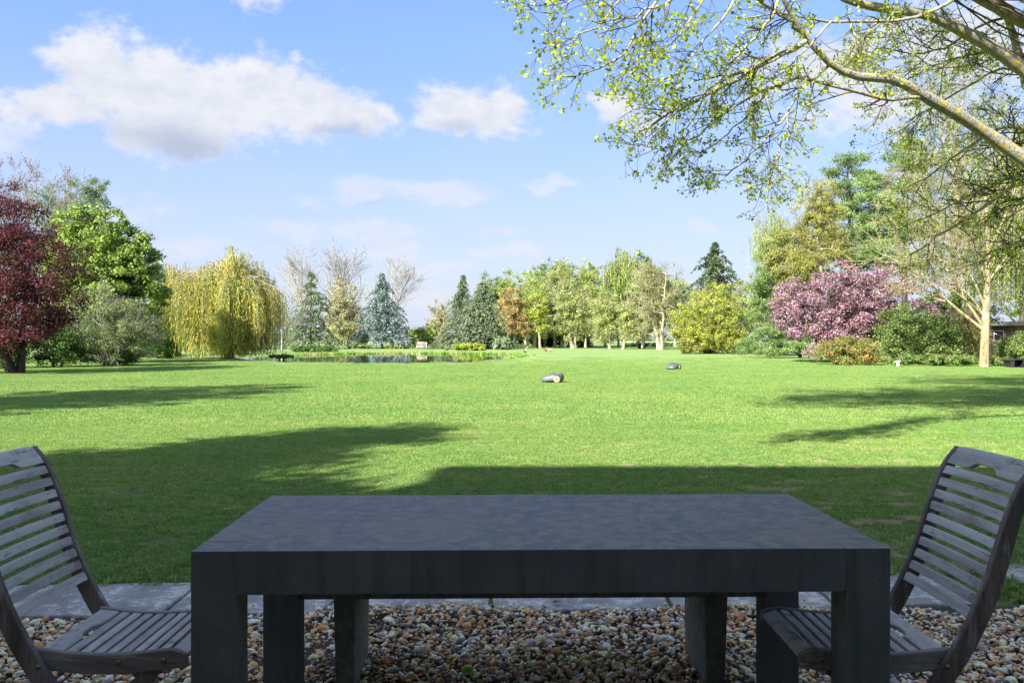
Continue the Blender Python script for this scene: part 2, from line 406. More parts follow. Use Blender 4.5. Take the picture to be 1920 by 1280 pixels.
c = t.mix(t.mrange(t.noise(t.scale(p, (.06, .8, 1)), 1.2, 2, .5), .38, .62, 0, .5), c, t.mix(1.0, c, (1.18, 1.06, 1.2), 'MULTIPLY'))
c = t.mix(t.math('MULTIPLY', soil_spots(t, p), .92), c, (.56, .46, .30))
b = t.new('ShaderNodeBsdfPrincipled'); t.link(c, b.inputs['Base Color']); b.inputs['Roughness'].default_value = .55; b.inputs['Specular IOR Level'].default_value = .25
tr = t.new('ShaderNodeBsdfTranslucent'); t.link(c, tr.inputs[0])
mx = t.new('ShaderNodeMixShader'); mx.inputs[0].default_value = .42
t.link(b.outputs[0], mx.inputs[1]); t.link(tr.outputs[0], mx.inputs[2]); t.link(mx.outputs[0], out.inputs[0])

def instancer():
    ng = bpy.data.node_groups.new('scatter_own_points', 'GeometryNodeTree')
    ng.interface.new_socket('Geometry', in_out='INPUT', socket_type='NodeSocketGeometry')
    ng.interface.new_socket('Geometry', in_out='OUTPUT', socket_type='NodeSocketGeometry')
    N = ng.nodes; L = ng.links
    gi = N.new('NodeGroupInput'); go = N.new('NodeGroupOutput')
    def at(name, ty):
        n = N.new('GeometryNodeInputNamedAttribute'); n.data_type = ty; n.inputs['Name'].default_value = name; return n.outputs[0]
    sp = N.new('GeometryNodeSeparateGeometry'); sp.domain = 'POINT'
    L.new(gi.outputs[0], sp.inputs[0]); L.new(at('is_spot', 'BOOLEAN'), sp.inputs['Selection'])
    ip = N.new('GeometryNodeInstanceOnPoints')
    L.new(sp.outputs[0], ip.inputs['Points']); L.new(sp.outputs[1], ip.inputs['Instance'])
    cb = N.new('ShaderNodeCombineXYZ'); L.new(at('spin', 'FLOAT'), cb.inputs[2]); L.new(cb.outputs[0], ip.inputs['Rotation'])
    L.new(at('size', 'FLOAT'), ip.inputs['Scale'])
    L.new(ip.outputs[0], go.inputs[0])
    return ng
SCATTER = instancer()
def grass_patch(rng, size, n, h, wdt, lean, pts, name, scl=(.85, 1.2), material=None, tuft=.05):
    nt_ = max(6, int(n*tuft)); TC = rng.uniform(-size/2, size/2, (nt_, 2)); ti_ = rng.integers(0, nt_, n); hk = rng.uniform(.55, 1.35, nt_)[ti_][:, None]
    ttint = rng.uniform(-.18, .18, nt_)[ti_]
    off = rng.normal(size=(n, 2))*size*.030*math.sqrt(.05/tuft)
    loose = rng.random(n) < .3; off[loose] = 0; xy = TC[ti_]+off; xy[loose] = rng.uniform(-size/2, size/2, (loose.sum(), 2))
    B = np.concatenate([xy, np.zeros((n, 1))], 1)
    a = rng.uniform(0, 2*math.pi, n); S = np.stack([np.cos(a), np.sin(a), 0*a], 1)
    H = h*hk*rng.uniform(.45, 1.25, n)[:, None]; W = wdt*rng.uniform(.6, 1.3, n)[:, None]
    l = rng.uniform(0, lean, n)[:, None]; a2 = rng.uniform(0, 2*math.pi, n); Ld = np.stack([np.cos(a2), np.sin(a2), 0*a2], 1)
    Z = np.array([[0, 0, 1.]])
    m_ = B+H*.5*(Z+Ld*l*.35); tip = B+H*(Z*(1-.25*l)+Ld*l)
    V = np.stack([B-S*W*.5, B+S*W*.5, m_+S*W*.42, tip, m_-S*W*.42], 1).reshape(-1, 3)
    k = np.arange(n)*5
    Fq = np.stack([k, k+1, k+2, k+4], 1); Ft = np.stack([k+4, k+2, k+3], 1)
    tn = np.clip(rng.beta(2, 2.4, n)+ttint, 0, 1); tn = np.where(rng.random(n) < .05, rng.uniform(.88, 1, n), tn*.85)
    VV = np.concatenate([V, pts]); nb = len(V)
    isp = np.zeros(len(VV), bool); isp[nb:] = True
    spin = rng.uniform(0, 2*math.pi, len(VV)); size_ = rng.uniform(*scl, len(VV))
    # build sorts faces as given: tris then quads
    o = build(name, VV, [Ft, Fq], material or m_grass, attrs={'tint': ('FACE', 'FLOAT', np.concatenate([tn, tn])), 'is_spot': ('POINT', 'BOOLEAN', isp),
              'spin': ('POINT', 'FLOAT', spin), 'size': ('POINT', 'FLOAT', size_)})
    md = o.modifiers.new('scatter', 'NODES'); md.node_group = SCATTER
    return o
def slab_line(x, side):   # lawn-side (1) and gravel-side (0) edge of the paving, Y at X
    return (4.44+.045*x) if side else (3.93+.038*x)
rng = np.random.default_rng(11)
def grid_pts(y0, y1, step, half):
    pts = []
    y = y0
    while y < y1:
        hw = half(y); n = max(1, int(2*hw/step)); xs_ = -hw+np.arange(n+1)*step
        pts.append(np.stack([xs_+rng.uniform(-.3, .3, n+1)*step, np.full(n+1, y)+rng.uniform(-.3, .3, n+1)*step, np.zeros(n+1)], 1)); y += step
    return np.concatenate(pts)
g1 = grid_pts(4.2, 13, .24, lambda y: .66*y+1.0)
g1 = g1[g1[:, 1] > slab_line(g1[:, 0], 1)+.155+rng.uniform(-.03, .03, len(g1))]
o = grass_patch(rng, .30, 1500, .021, .0032, 1.3, g1, 'lawn_grass', tuft=.045); tag(o, kind='stuff')
g2 = grid_pts(13, 60, .62, lambda y: .67*y+1.5)
g2 = g2[rng.random(len(g2)) < np.interp(g2[:, 1], [24, 60], [1, .05])]
g2 = g2[~in_poly(g2[:, 0], g2[:, 1], POND) & (pdist(g2[:, 0], g2[:, 1], POND) > .35)]
o = grass_patch(rng, .80, 2600, .028, .0075, 1.2, g2, 'lawn_grass'); tag(o, kind='stuff')
# taller tufts along the paving and in its corner on the right
te = np.stack([rng.uniform(-3.2, 3.6, 260), np.zeros(260), np.zeros(260)], 1); te[:, 1] = slab_line(te[:, 0], 1)+rng.uniform(-.015, .10, 260)+.02*np.sin(te[:, 0]*5)
te = np.concatenate([te, np.stack([rng.uniform(2.58, 2.78, 26), rng.uniform(3.95, 4.5, 26), np.zeros(26)], 1)])
o = grass_patch(rng, .10, 90, .034, .0035, 1.1, te, 'grass_tufts', (.5, 1.7)); tag(o, kind='stuff')
# longer bright grass and iris leaves on the far bank of the pond
bank = []
for i_ in range(len(POND)):
    a_ = POND[i_-1]; b_ = POND[i_]; n_ = int(np.linalg.norm(b_-a_)/.35)
    for k_ in range(n_):
        q = a_+(b_-a_)*(k_+rng.random())/n_; 
        if q[1] > 70 or (q[1] > 58 and q[0] > -2): bank.append((q[0]+rng.normal()*.25, q[1]+rng.normal()*.35, -.1))
m_bank, t, out = mat('bank_grass')
c = t.mix(t.mrange(t.noise(t.pos(), .5, 4), .45, .6), t.ramp(t.attr('tint'), [(0, (.10, .24, .03)), (1, (.26, .42, .07))]), (.34, .36, .14))
b = principled(t, out, c, .6, .2)
o = grass_patch(rng, .7, 260, .20, .03, .7, np.array(bank), 'bank_grass', (.6, 1.3), m_bank); tag(o, kind='stuff')
# daisies
dz = Geo()
N_ = 60
Cd = np.stack([rng.uniform(-4, 5, N_), rng.uniform(4.8, 12, N_), np.full(N_, .034)], 1)
for k_ in range(6):
    a_ = k_*math.pi/3
    dz.leaves(Cd, np.tile([[math.cos(a_), math.sin(a_), .1]], (N_, 1)), np.tile([[0, 0, 1.]], (N_, 1)), .009, .007, np.ones(N_))
m_daisy, t, out = mat('daisy_petal'); principled(t, out, (.78, .78, .76), .7, .2)
o = dz.build('daisies', m_daisy); tag(o, kind='stuff')

# ------------------------------------------------------------------ trees
def ell_sample(rng, ells, n, surf=.45, zmin=.3):
    ells = np.asarray(ells, float); wv = (ells[:, 3]*ells[:, 4]*ells[:, 5])**.7; wv /= wv.sum()
    k = rng.choice(len(ells), n*2, p=wv); E = ells[k]
    d = rdir(rng, n*2); r = 1-surf*rng.random(n*2)**1.4
    p_ = E[:, :3]+d*E[:, 3:6]*r[:, None]
    ok = p_[:, 2] > zmin
    return p_[ok][:n], d[ok][:n]
def clump_leaves(rng, g, C, O, R, n_per, leaf, aspect=.6, flat=.7, up=.4, hang=0., tj=.45):
    N = len(C); R = np.asarray(R)*np.ones(N)
    ct = rng.random(N)
    C_ = np.repeat(C, n_per, 0); O_ = np.repeat(O, n_per, 0); R_ = np.repeat(R, n_per)[:, None]
    d = rdir(rng, N*n_per); rr = rng.random((N*n_per, 1))**.5
    pos_ = C_+d*R_*rr*np.array([[1, 1, flat]])
    nn = norm(d*.6+O_*.5+np.array([[0, 0, up]])+rng.normal(size=d.shape)*.45)
    U = rdir(rng, N*n_per)+np.array([[0, 0, -hang]]); 
    L = leaf*rng.uniform(.6, 1.35, N*n_per)
    tn = np.clip(np.repeat(ct, n_per)*(1-tj)+rng.random(N*n_per)*tj, 0, 1)
    g.leaves(pos_, U, nn, L, L*aspect, tn)
def curve(rng, A, B, K, bow, jit=.03):
    """(N,3)->(N,K,3) curves from A to B with bow vector added mid-way"""
    s = np.linspace(0, 1, K)[None, :, None]
    L = np.linalg.norm(B-A, axis=1)[:, None, None]
    c_ = A[:, None]*(1-s)+B[:, None]*s+np.asarray(bow).reshape(-1, 1, 3)*L*(s*(1-s)*2)
    j_ = rng.normal(size=c_.shape)*jit*L*np.sqrt(s*(1-s))
    return c_+j_
def broad(name, label, X, D, H, ells, lf, bk, clumps=120, n_per=90, leaf=.11, cr=.5, trunk_r=.16, fork=.25, cat='tree', group=None,
          seed=1, surf=.5, aspect=.6, flat=.7, limbs=9, sprigs=5, twig_r=.012, stems=1, up=.4, hang=0., zmin=.3, lean=(0, 0), spread=.0, tj=.45, parent_mat2=None, sprig_len=1.2, trunk_top=.7):
    rng = np.random.default_rng(seed)
    root = empty(name, (X, D, 0), label=label, cat=cat, group=group)
    C, O = ell_sample(rng, ells, clumps, surf, zmin)
    R = cr*rng.uniform(.55, 1.25, len(C))
    gl = Geo(D > 58); clump_leaves(rng, gl, C, O, R, n_per, leaf, aspect, flat, up, hang, tj)
    gb = Geo(); gt = Geo()
    fz = fork*H; cen = np.asarray(ells)[:, :3].mean(0)
    anchors = []; anr = []
    for s_ in range(stems):
        a_ = s_*2*math.pi/max(stems, 1)+rng.random(); off = np.array([math.cos(a_), math.sin(a_), 0])
        A = np.array([[0, 0, -.05]])+off*spread*.35*(stems > 1)
        top = np.array([[cen[0]+lean[0], cen[1]+lean[1], H*trunk_top]])+off*spread*3*(stems > 1)
        tr_ = curve(rng, A, top, 10, [(0, 0, 0)], .02)
        rr = trunk_r*(1-.8*np.linspace(0, 1, 10)); rr[0] *= 1.35
        gt.tubes(tr_, rr[None], 8)
        tt = np.linspace(fz/(H*trunk_top), .95, limbs)[None]
        sp_, _, _ = lerp_poly(tr_, tt); sp_ = sp_[0]
        ti = rng.choice(len(C), limbs, replace=len(C) < limbs)
        # higher start -> higher target
        ti = ti[np.argsort(C[ti, 2])]
        lb = curve(rng, sp_, sp_*.12+C[ti]*.88, 7, np.tile([[0, 0, .12]], (limbs, 1)), .035)
        r0 = trunk_r*np.linspace(.6, .3, limbs)
        gt.tubes(lb, r0[:, None]*np.linspace(1, .18, 7)[None], 5)
        pts_, _, _ = lerp_poly(lb, np.tile(np.linspace(.3, 1, 6), (limbs, 1)))
        anchors.append(pts_.reshape(-1, 3)); anchors.append(tr_[0, 4:])
    An = np.concatenate(anchors)
    dz_ = C[:, None]-An[None]; dist = np.linalg.norm(dz_, axis=2)+np.maximum(0, -dz_[:, :, 2])*1.0
    st = An[dist.argmin(1)]
    tw = curve(rng, st, C, 5, np.tile([[0, 0, .1]], (len(C), 1)), .05)
    gb.tubes(tw, (twig_r*2.2*np.linspace(1, .4, 5))[None]*np.ones((len(C), 1)), 3)
    if sprigs:
        C2 = np.repeat(C, sprigs, 0); O2 = norm(np.repeat(O, sprigs, 0)+rng.normal(size=C2.shape)*.7+np.array([0, 0, .3]))
        E2 = C2+O2*np.repeat(R, sprigs)[:, None]*sprig_len
        gb.tubes(np.stack([C2, E2], 1), (twig_r*np.array([1, .4]))[None]*np.ones((len(C2), 1)), 3)
    gt.build('trunk', bk, root, smooth=True); gb.build('branches', parent_mat2 or bk, root); 
    if n_per: gl.build('crown', lf, root)
    return root
def dims(px0, px1, top, D):
    """centre X, half width, height in metres from photo measures at distance D"""
    return WX((px0+px1)/2, D), (px1-px0)/2/F*D, WZ(top, D)
def copy_tree(root, loc, rz=0, scale=(1, 1, 1), label=None, mats=None):
    c = root.copy(); COL.objects.link(c); c.location = loc; c.rotation_euler = (0, 0, rz); c.scale = scale
    if label: c['label'] = label
    for ch in list(root.children):
        d = ch.copy(); COL.objects.link(d); d.parent = c
        base = ch.name.split('.')[0]
        if mats and base in mats:
            d.material_slots[0].link = 'OBJECT'; d.material_slots[0].material = mats[base]
    return c

# --- left side
X, W_, H = dims(-150, 152, 332, 31.5)
broad('purple_leaved_tree', 'dark purple red leaved tree with short trunk at the left edge of the lawn', WX(30, 31.5), 31.5, H,
      [(-1.0, 0, 4.3, 3.6, 3.2, 2.6), (-1.5, 0, 6.0, 2.2, 2.0, 1.9), (1.0, -.2, 3.4, 1.6, 2.2, 1.7), (-.4, -.6, 2.4, 2.8, 2.4, 1.6), (-.3, 0, 5.3, 1.7, 1.8, 1.6), (-2, -.4, 2.0, 1.8, 1.6, 1.1), (1.4, -.3, 2.2, 1.2, 1.4, 1.1), (-.4, -.9, 1.45, 2.9, 1.6, .75)],
      LF_red, BK_dark, clumps=600, n_per=92, leaf=.092, cr=.5, trunk_r=.17, fork=.10, seed=3, surf=.7, limbs=12, sprigs=4, stems=3, spread=.35, zmin=.75, twig_r=.007, trunk_top=.6)
D = 46; X, W_, H = dims(84, 310, 370, D)
broad('horse_chestnut', 'bright green dense chestnut tree between the purple tree and the willow', X, D, H,
      [(0, 0, H*.42, W_*.97, 3.2, H*.36), (-.6, 0, H*.68, W_*.72, 2.6, H*.30), (1.0, -.5, H*.38, W_*.72, 3, H*.32), (1.2, 0, H*.6, W_*.45, 2, H*.26), (-1.6, 0, H*.6, 1.9, 2, 2.4)],
      LF_chestnut, BK_dark, clumps=600, n_per=70, leaf=.165, cr=.5, trunk_r=.3, fork=.12, seed=5, surf=.35, flat=.55, limbs=12, sprigs=3, zmin=.8, aspect=.75)
D = 40; X, W_, H = dims(128, 285, 545, D)
broad('blossoming_thorn', 'twiggy thorn bush with pale twigs and sparse whitish blossom before the chestnut', X, D, H,
      [(0, 0, H*.45, W_, 1.6, H*.45), (.9, .2, H*.4, 1.3, 1.4, H*.35), (-.5, 0, H*.65, 1.1, 1.2, H*.35)],
      LF_whiteb, BK_grey, clumps=250, n_per=100, leaf=.075, cr=.42, trunk_r=.08, fork=.08, seed=6, surf=.6, limbs=10, sprigs=12, stems=3, spread=.4, zmin=.25, twig_r=.008, cat='bush', sprig_len=1.5)
def bush(name, label, px0, px1, top, D, lf, clumps=90, n_per=80, leaf=.09, depth=None, seed=1, cat='bush', group=None, bk=None, **kw):
    X, W_, H = dims(px0, px1, top, D); dp = depth or W_*.8; rngb = np.random.default_rng(seed+77)
    e = [(0, 0, H*.42, W_*.85, dp, H*.5)]
    for _ in range(5):
        e.append((rngb.uniform(-.6, .6)*W_, rngb.uniform(-.4, .4)*dp, H*rngb.uniform(.35, .6), W_*rngb.uniform(.3, .5), dp*.5, H*rngb.uniform(.3, .42)))
    kw.setdefault('cr', min(.42, H*.22))
    return broad(name, label, X, D, H, e, lf, bk or BK_dark, clumps=clumps, n_per=n_per, leaf=leaf, trunk_r=.05, fork=.05, seed=seed, surf=.45,
                 limbs=6, zmin=.1, cat=cat, group=group, twig_r=.006, stems=2, spread=.3, **kw)
bush('dark_shrub', 'dark green shrub at the far left edge behind the purple tree trunk', -60, 62, 600, 37, LF_hedge, 170, 90, .09, seed=21)
bush('dark_shrub', 'dark shrub between the purple tree trunk and the thorn bush', 55, 160, 585, 38.5, LF_hedge, 170, 90, .09, seed=22)
bush('dark_shrub', 'low dark shrub under the thorn bush, in front of the chestnut', 140, 262, 632, 40.5, LF_hedge, 120, 90, .08, seed=23)
bush('laurel_bush', 'dark glossy evergreen bush left of the willow at the end of the path', 255, 345, 618, 56, LF_hedge, 110, 90, .12, seed=24)
bush('laurel_bush', 'tall dark evergreen bush behind the path and beneath the chestnut', 170, 300, 560, 60, LF_hedge, 170, 90, .14, seed=25)
bush('olive_bush', 'olive green bush behind the left side of the willow', 285, 365, 540, 66, LF_olive, 110, 80, .14, seed=26)
D = 62; X, W_, H = dims(75, 165, 330, D)
broad('airy_tree', 'sparse grey green tree rising behind the purple tree and chestnut, left one', WX(95, D), D, H,
      [(0, 0, H*.7, W_*1.0, 2, H*.28), (-.5, 0, H*.85, 1.2, 1.2, 2)], LF_airy, BK_grey, clumps=80, n_per=70, leaf=.12, cr=.7, trunk_r=.18, fork=.4, seed=8, surf=.8, sprigs=8, twig_r=.014)
broad('airy_tree', 'round sparse grey green tree top above the chestnut', WX(168, 70), 70, WZ(322, 70),
      [(0, 0, WZ(322, 70)*.86, 1.9, 1.8, 2.3), (-.2, 0, WZ(322, 70)*.6, 1.4, 1.4, 3)], LF_airy, BK_grey, clumps=130, n_per=85, leaf=.13, cr=.6, trunk_r=.18, fork=.4, seed=9, surf=.9, sprigs=8, twig_r=.014)

# bare branching trees
def bare(name, label, X, D, H, spread=.5, r0=.22, bk=BK_bare, seed=1, levels=(7, 6, 6, 5), group=None, trunk=.25, up=.9, buds=None, minr=.012, ang=.6, lens=(.55, .9)):
    rng = np.random.default_rng(seed)
    root = empty(name, (X, D, 0), label=label, cat='tree', group=group)
    K = 7; z = np.linspace(0, 1, K)
    tr_ = np.stack([rng.normal(size=K)*.05, rng.normal(size=K)*.05, z*H*.62], 1)[None]; tr_[0, 0] = (0, 0, -.05)
    R = (r0*np.linspace(1, .25, K))[None]
    gt = Geo(); gb = Geo(); gt.tubes(tr_, R, 7)
    Pn, Rn = children(rng, tr_, R, levels[0], .55, .95, ang, up=up*.8, rf=.55, t0=trunk/.62, t1=1, K=6, curl=.25)
    gt.tubes(Pn, Rn, 5)
    cur, cR = Pn, Rn
    for li, n in enumerate(levels[1:]):
        cur, cR = children(rng, cur, cR, n, lens[0], lens[1]*.9, .55, up=up*.5, rf=.6, t0=.15, t1=1, K=4, curl=.35)
        cR = np.maximum(cR, minr)
        gb.tubes(cur, cR, 3)
    gt.build('trunk', bk, root, smooth=True); gb.build('branches', bk, root)
    if buds is not None:
        gl = Geo(); tips = cur[:, 1:].reshape(-1, 3); n = len(tips)
        k_ = rng.random(n) < buds[1]; tips = tips[k_]; n = len(tips)
        gl.leaves(tips+rng.normal(size=tips.shape)*.05, rdir(rng, n), rdir(rng, n), buds[2], buds[2]*.6, rng.random(n))
        gl.build('crown', buds[0], root)
    return root
bare('bare_tree', 'bare twiggy tree with dark buds behind the purple tree at the left edge', WX(25, 48), 48, 13.2, seed=31, r0=.2, bk=BK_grey, buds=(LF_red, .5, .10), levels=(7, 6, 5, 4), minr=.010)
bt = bare('bare_tree', 'tall bare tree behind the cedar, right of the willow', WX(565, 130), 130, WZ(448, 130), seed=33, r0=.35, levels=(11, 7, 6), minr=.022, lens=(.6, .85), group='bare trees beyond the pond')
copy_tree(bt, (WX(648, 132), 132, 0), 2.1, (1.25, 1.2, 1.02), 'widest bare tree beyond the pond, between the cedar and the blue spruce')
copy_tree(bt, (WX(735, 128), 128, 0), 4.0, (.95, .95, .88), 'bare tree behind and right of the blue spruce top')
bare('bare_shrub_tree', 'bare arching twigs right of the willow top', WX(528, 88), 88, 8.6, seed=35, r0=.12, levels=(9, 6, 5), minr=.016, ang=.8)

# weeping willow
def weeping(name, label, X, D, H, Rx, Ry, lf, bk, boughs=60, strands=26, nleaf=26, leaf=.16, lw=.03, zlow=.4, seed=1, trunk_r=.35, inner=.25, ymax=1., cat='tree', group=None, hs=(.5, 1.0), drop=None, step=.28, toppow=.5, trunk=True, lump=0):
    rng = np.random.default_rng(seed)
    root = empty(name, (X, D, 0), label=label, cat=cat, group=group)
    gt = Geo(); gb = Geo(); gl = Geo(D > 55)
    tr_ = curve(rng, np.array([[0, 0, -.05]]), np.array([[.2, 0, H*.8]]), 8, [(0, 0, 0)], .02)
    if trunk: gt.tubes(tr_, (trunk_r*np.linspace(1.1, .25, 8))[None], 8)
    a = rng.uniform(0, 2*math.pi, boughs); rad = np.sqrt(rng.uniform(inner**2, 1, boughs))
    E = np.stack([np.cos(a)*rad*Rx, np.sin(a)*rad*Ry, H*(1-toppow*rad**2.2)*rng.uniform(.82, 1.0, boughs)*.96], 1)
    if lump: E[:, 2] *= 1+lump*(np.sin(E[:, 0]*1.5+.6)*.6+np.sin(E[:, 0]*3.1+E[:, 1]*1.2+2)*.5)-lump*.6
    S, _, _ = lerp_poly(tr_, rng.uniform(.25, .85, (1, boughs))); S = S[0]
    S[:, 2] = np.minimum(S[:, 2], E[:, 2]*.8)
    bg_ = curve(rng, S, E, 8, np.tile([[0, 0, .55]], (boughs, 1)), .03)
    gt.tubes(bg_, (trunk_r*.28*np.linspace(1, .12, 8))[None]*np.ones((boughs, 1)), 4)
    t = rng.uniform(.35, 1.0, (boughs, strands)); s0, T, _ = lerp_poly(bg_, t)
    s0 = s0.reshape(-1, 3)+rng.normal(size=(boughs*strands, 3))*np.array([.22, .22, .08])
    n = len(s0)
    bt_ = np.repeat(rng.random(boughs), strands)
    ln = (s0[:, 2]-zlow)*rng.uniform(hs[0], hs[1], n)
    if drop: ln = np.minimum(ln, drop*rng.uniform(.4, 1.1, n))
    ln = np.maximum(ln, .3)
    o_ = norm(s0*np.array([1, 1, 0])+1e-6)*rng.uniform(0, .35, (n, 1))
    K = nleaf
    f = (np.arange(K)+.5)/K
    pos_ = s0[:, None]+np.array([0, 0, -1.])[None, None]*(ln[:, None]*f[None])[:, :, None]+o_[:, None]*(np.sin(f*2.2)[None, :, None])+rng.normal(size=(n, K, 3))*.045
    keep = (np.arange(K)[None]*step < ln[:, None]*1.0)
    # re-spread kept leaves over the strand
    cnt = keep.sum(1, keepdims=True); ff = (np.arange(K)[None]+.5)/cnt
    pos_ = s0[:, None]-np.array([0, 0, 1.])*(ln[:, None]*ff)[:, :, None]+o_[:, None]*np.sin(np.clip(ff, 0, 1)*2.2)[:, :, None]+rng.normal(size=(n, K, 3))*.05
    pos_ = pos_[keep]; m = len(pos_)
    tn = np.clip(np.repeat(bt_[:, None], K, 1)[keep]*.6+rng.random(m)*.4, 0, 1)
    U = np.array([[0, 0, -1.]])+rng.normal(size=(m, 3))*.35
    Nn = rdir(rng, m)*.8+norm(pos_*np.array([1, 1, 0])+1e-6)
    gl.leaves(pos_, U, Nn, leaf*rng.uniform(.7, 1.5, m), lw*rng.uniform(.7, 1.4, m), tn)
    # strand stems
    sel = rng.random(n) < .6
    A = s0[sel]; B = A-np.array([0, 0, 1.])*(ln[sel]*.95)[:, None]+o_[sel]*.7
    gb.tubes(curve(rng, A, B, 3, np.zeros((len(A), 3)), .02), np.full((len(A), 3), lw*.22), 3)
    gt.build('trunk', bk, root, smooth=True); gb.build('hanging_branches', bk, root); gl.build('crown', lf, root)
    return root
D = 57; X, W_, H = dims(314, 545, 462, D)
weeping('weeping_willow', 'large yellow green weeping willow hanging to the ground at the pond edge', X, D, H*1.06, W_*1.02, 3.9, LF_willow, BK_tan,
        boughs=140, strands=28, nleaf=36, leaf=.21, lw=.042, zlow=.12, seed=41, toppow=.45, step=.16, lump=.07, hs=(.35, 1.0))
D = 68; X, W_, H = dims(290, 375, 464, D)
weeping('weeping_willow', 'smaller thin yellowish weeping willow behind the left side of the large willow', X, D, H, W_*1.0, 2.4, LF_willow, BK_tan,
        boughs=40, strands=16, nleaf=22, leaf=.2, lw=.045, zlow=1., seed=42, toppow=.35, trunk_r=.2, step=.3)
bush('low_bush', 'small dark bush on the bank under the right side of the large willow', 500, 556, 664, 56, LF_hedge, 50, 70, .09, seed=27)

# conifers
def conifer(name, label, X, D, H, W, lf, bk=BK_dark, nb=150, sprays=34, droop=.15, up=.25, pw=.85, leaf=.30, lw=.09, seed=1, zlow=.05, irr=.25, layered=0, group=None, cat='tree', tip=.0, depth=1.):
    rng = np.random.default_rng(seed)
    root = empty(name, (X, D, 0), label=label, cat=cat, group=group)
    gt = Geo(); gb = Geo(); gl = Geo(True)
    tr_ = np.stack([rng.normal(size=9)*.03*np.arange(9)/9, rng.normal(size=9)*.03, np.linspace(-.05, H, 9)], 1)[None]
    gt.tubes(tr_, (max(.02*H, .06)*np.linspace(1, .08, 9))[None], 7)
    f = rng.uniform(0, 1, nb)**1.15
    if layered: f = (np.floor(f*layered)+.5+rng.normal(size=nb)*.12)/layered
    f = np.clip(f, 0, .985)
    a = rng.uniform(0, 2*math.pi, nb)
    z = H*(zlow+(1-zlow)*f)
    Lb = W*((1-f)**pw*(1-tip)+tip)*rng.uniform(1-irr, 1+irr*.4, nb)+.12
    K = 6; s = np.linspace(0, 1, K)
    out_ = np.stack([np.cos(a), np.sin(a)*depth, 0*a], 1)
    zz = z[:, None]+Lb[:, None]*(up*np.sin(s*2.6)[None]-droop*(s**2)[None]*2.0)
    Pt = out_[:, None]*(Lb[:, None]*s[None])[:, :, None]; Pt[:, :, 2] = zz
    Pt[:, :, 2] = np.maximum(Pt[:, :, 2], .12)
    gb.tubes(Pt, (.012+.012*Lb)[:, None]*np.linspace(1, .25, K)[None], 3)
    cnt = np.clip((sprays*(Lb/W+.25)).astype(int), 6, sprays*2)
    tt = rng.uniform(.12, 1.02, (nb, cnt.max())); keep = np.arange(cnt.max())[None] < cnt[:, None]
    ps, T, _ = lerp_poly(Pt, np.clip(tt, 0, 1)); side = norm(np.cross(T, np.array([0, 0, 1.])))
    wd = (1-tt*.75)*(.34*Lb)[:, None]
    sg = rng.uniform(-1, 1, tt.shape)
    ps = ps+side*(sg*wd)[:, :, None]; ps[:, :, 2] += -np.abs(sg)*wd*.25+rng.normal(size=tt.shape)*.05*leaf/.3
    U = T*.8+side*np.sign(sg)[:, :, None]*.8+np.array([0, 0, -droop*.8+.1])+rng.normal(size=ps.shape)*.3
    bt_ = np.repeat(rng.random(nb)[:, None], tt.shape[1], 1)
    ps = ps[keep]; U = U[keep]; m = len(ps)
    # each spray: 3 narrow needle tufts
    for q in range(3):
        Uq = U+rng.normal(size=U.shape)*.45
        Nn = np.array([[0, 0, 1.]])+rng.normal(size=U.shape)*.5
        gl.leaves(ps, Uq, Nn, leaf*rng.uniform(.6, 1.2, m), lw*rng.uniform(.7, 1.3, m), np.clip(bt_[keep]*.5+rng.random(m)*.5, 0, 1))
    gt.build('trunk', bk, root, smooth=True); gb.build('branches', bk, root); gl.build('crown', lf, root)
    return root
D = 116; X, W_, H = dims(660, 772, 513, D)
conifer('blue_spruce', 'silvery blue conical conifer on the far bank left of the bench', WX(716, D), D, H, 5.3, LF_blue, nb=270, sprays=52, droop=.12, up=.34, pw=.95, leaf=.36, lw=.085, seed=51, zlow=.05, irr=.5)
conifer('cedar', 'gappy grey green cedar with drooping tiers right of the willow', WX(583, 108), 108, WZ(507, 108), 6.6, LF_cedar, nb=150, sprays=50, droop=.28, up=.22, pw=.95, leaf=.38, lw=.09, seed=52, layered=8, irr=.65)
D = 112
conifer('spruce', 'dark pointed spruce right of the thin bare tree, left of the copper tree', WX(868, D), D, WZ(516, D), 5.0, LF_cedar, nb=210, sprays=44, droop=.22, up=.2, pw=1.1, leaf=.38, lw=.085, seed=53, irr=.6)
conifer('cedar', 'broad grey green cedar sweeping to the ground behind the golden hedge mound', WX(905, 109), 109, WZ(528, 109), 5.6, LF_cedar, nb=200, sprays=48, droop=.32, up=.35, pw=.8, leaf=.38, lw=.09, seed=54, layered=8, irr=.65)
conifer('spruce', 'ragged dark evergreen behind the lime green shrub right of centre', WX(1340, 104), 104, WZ(456, 104), 4.8, LF_spruce, nb=230, sprays=44, droop=.05, up=.5, pw=.85, leaf=.36, lw=.12, seed=55, zlow=.2, irr=.85)
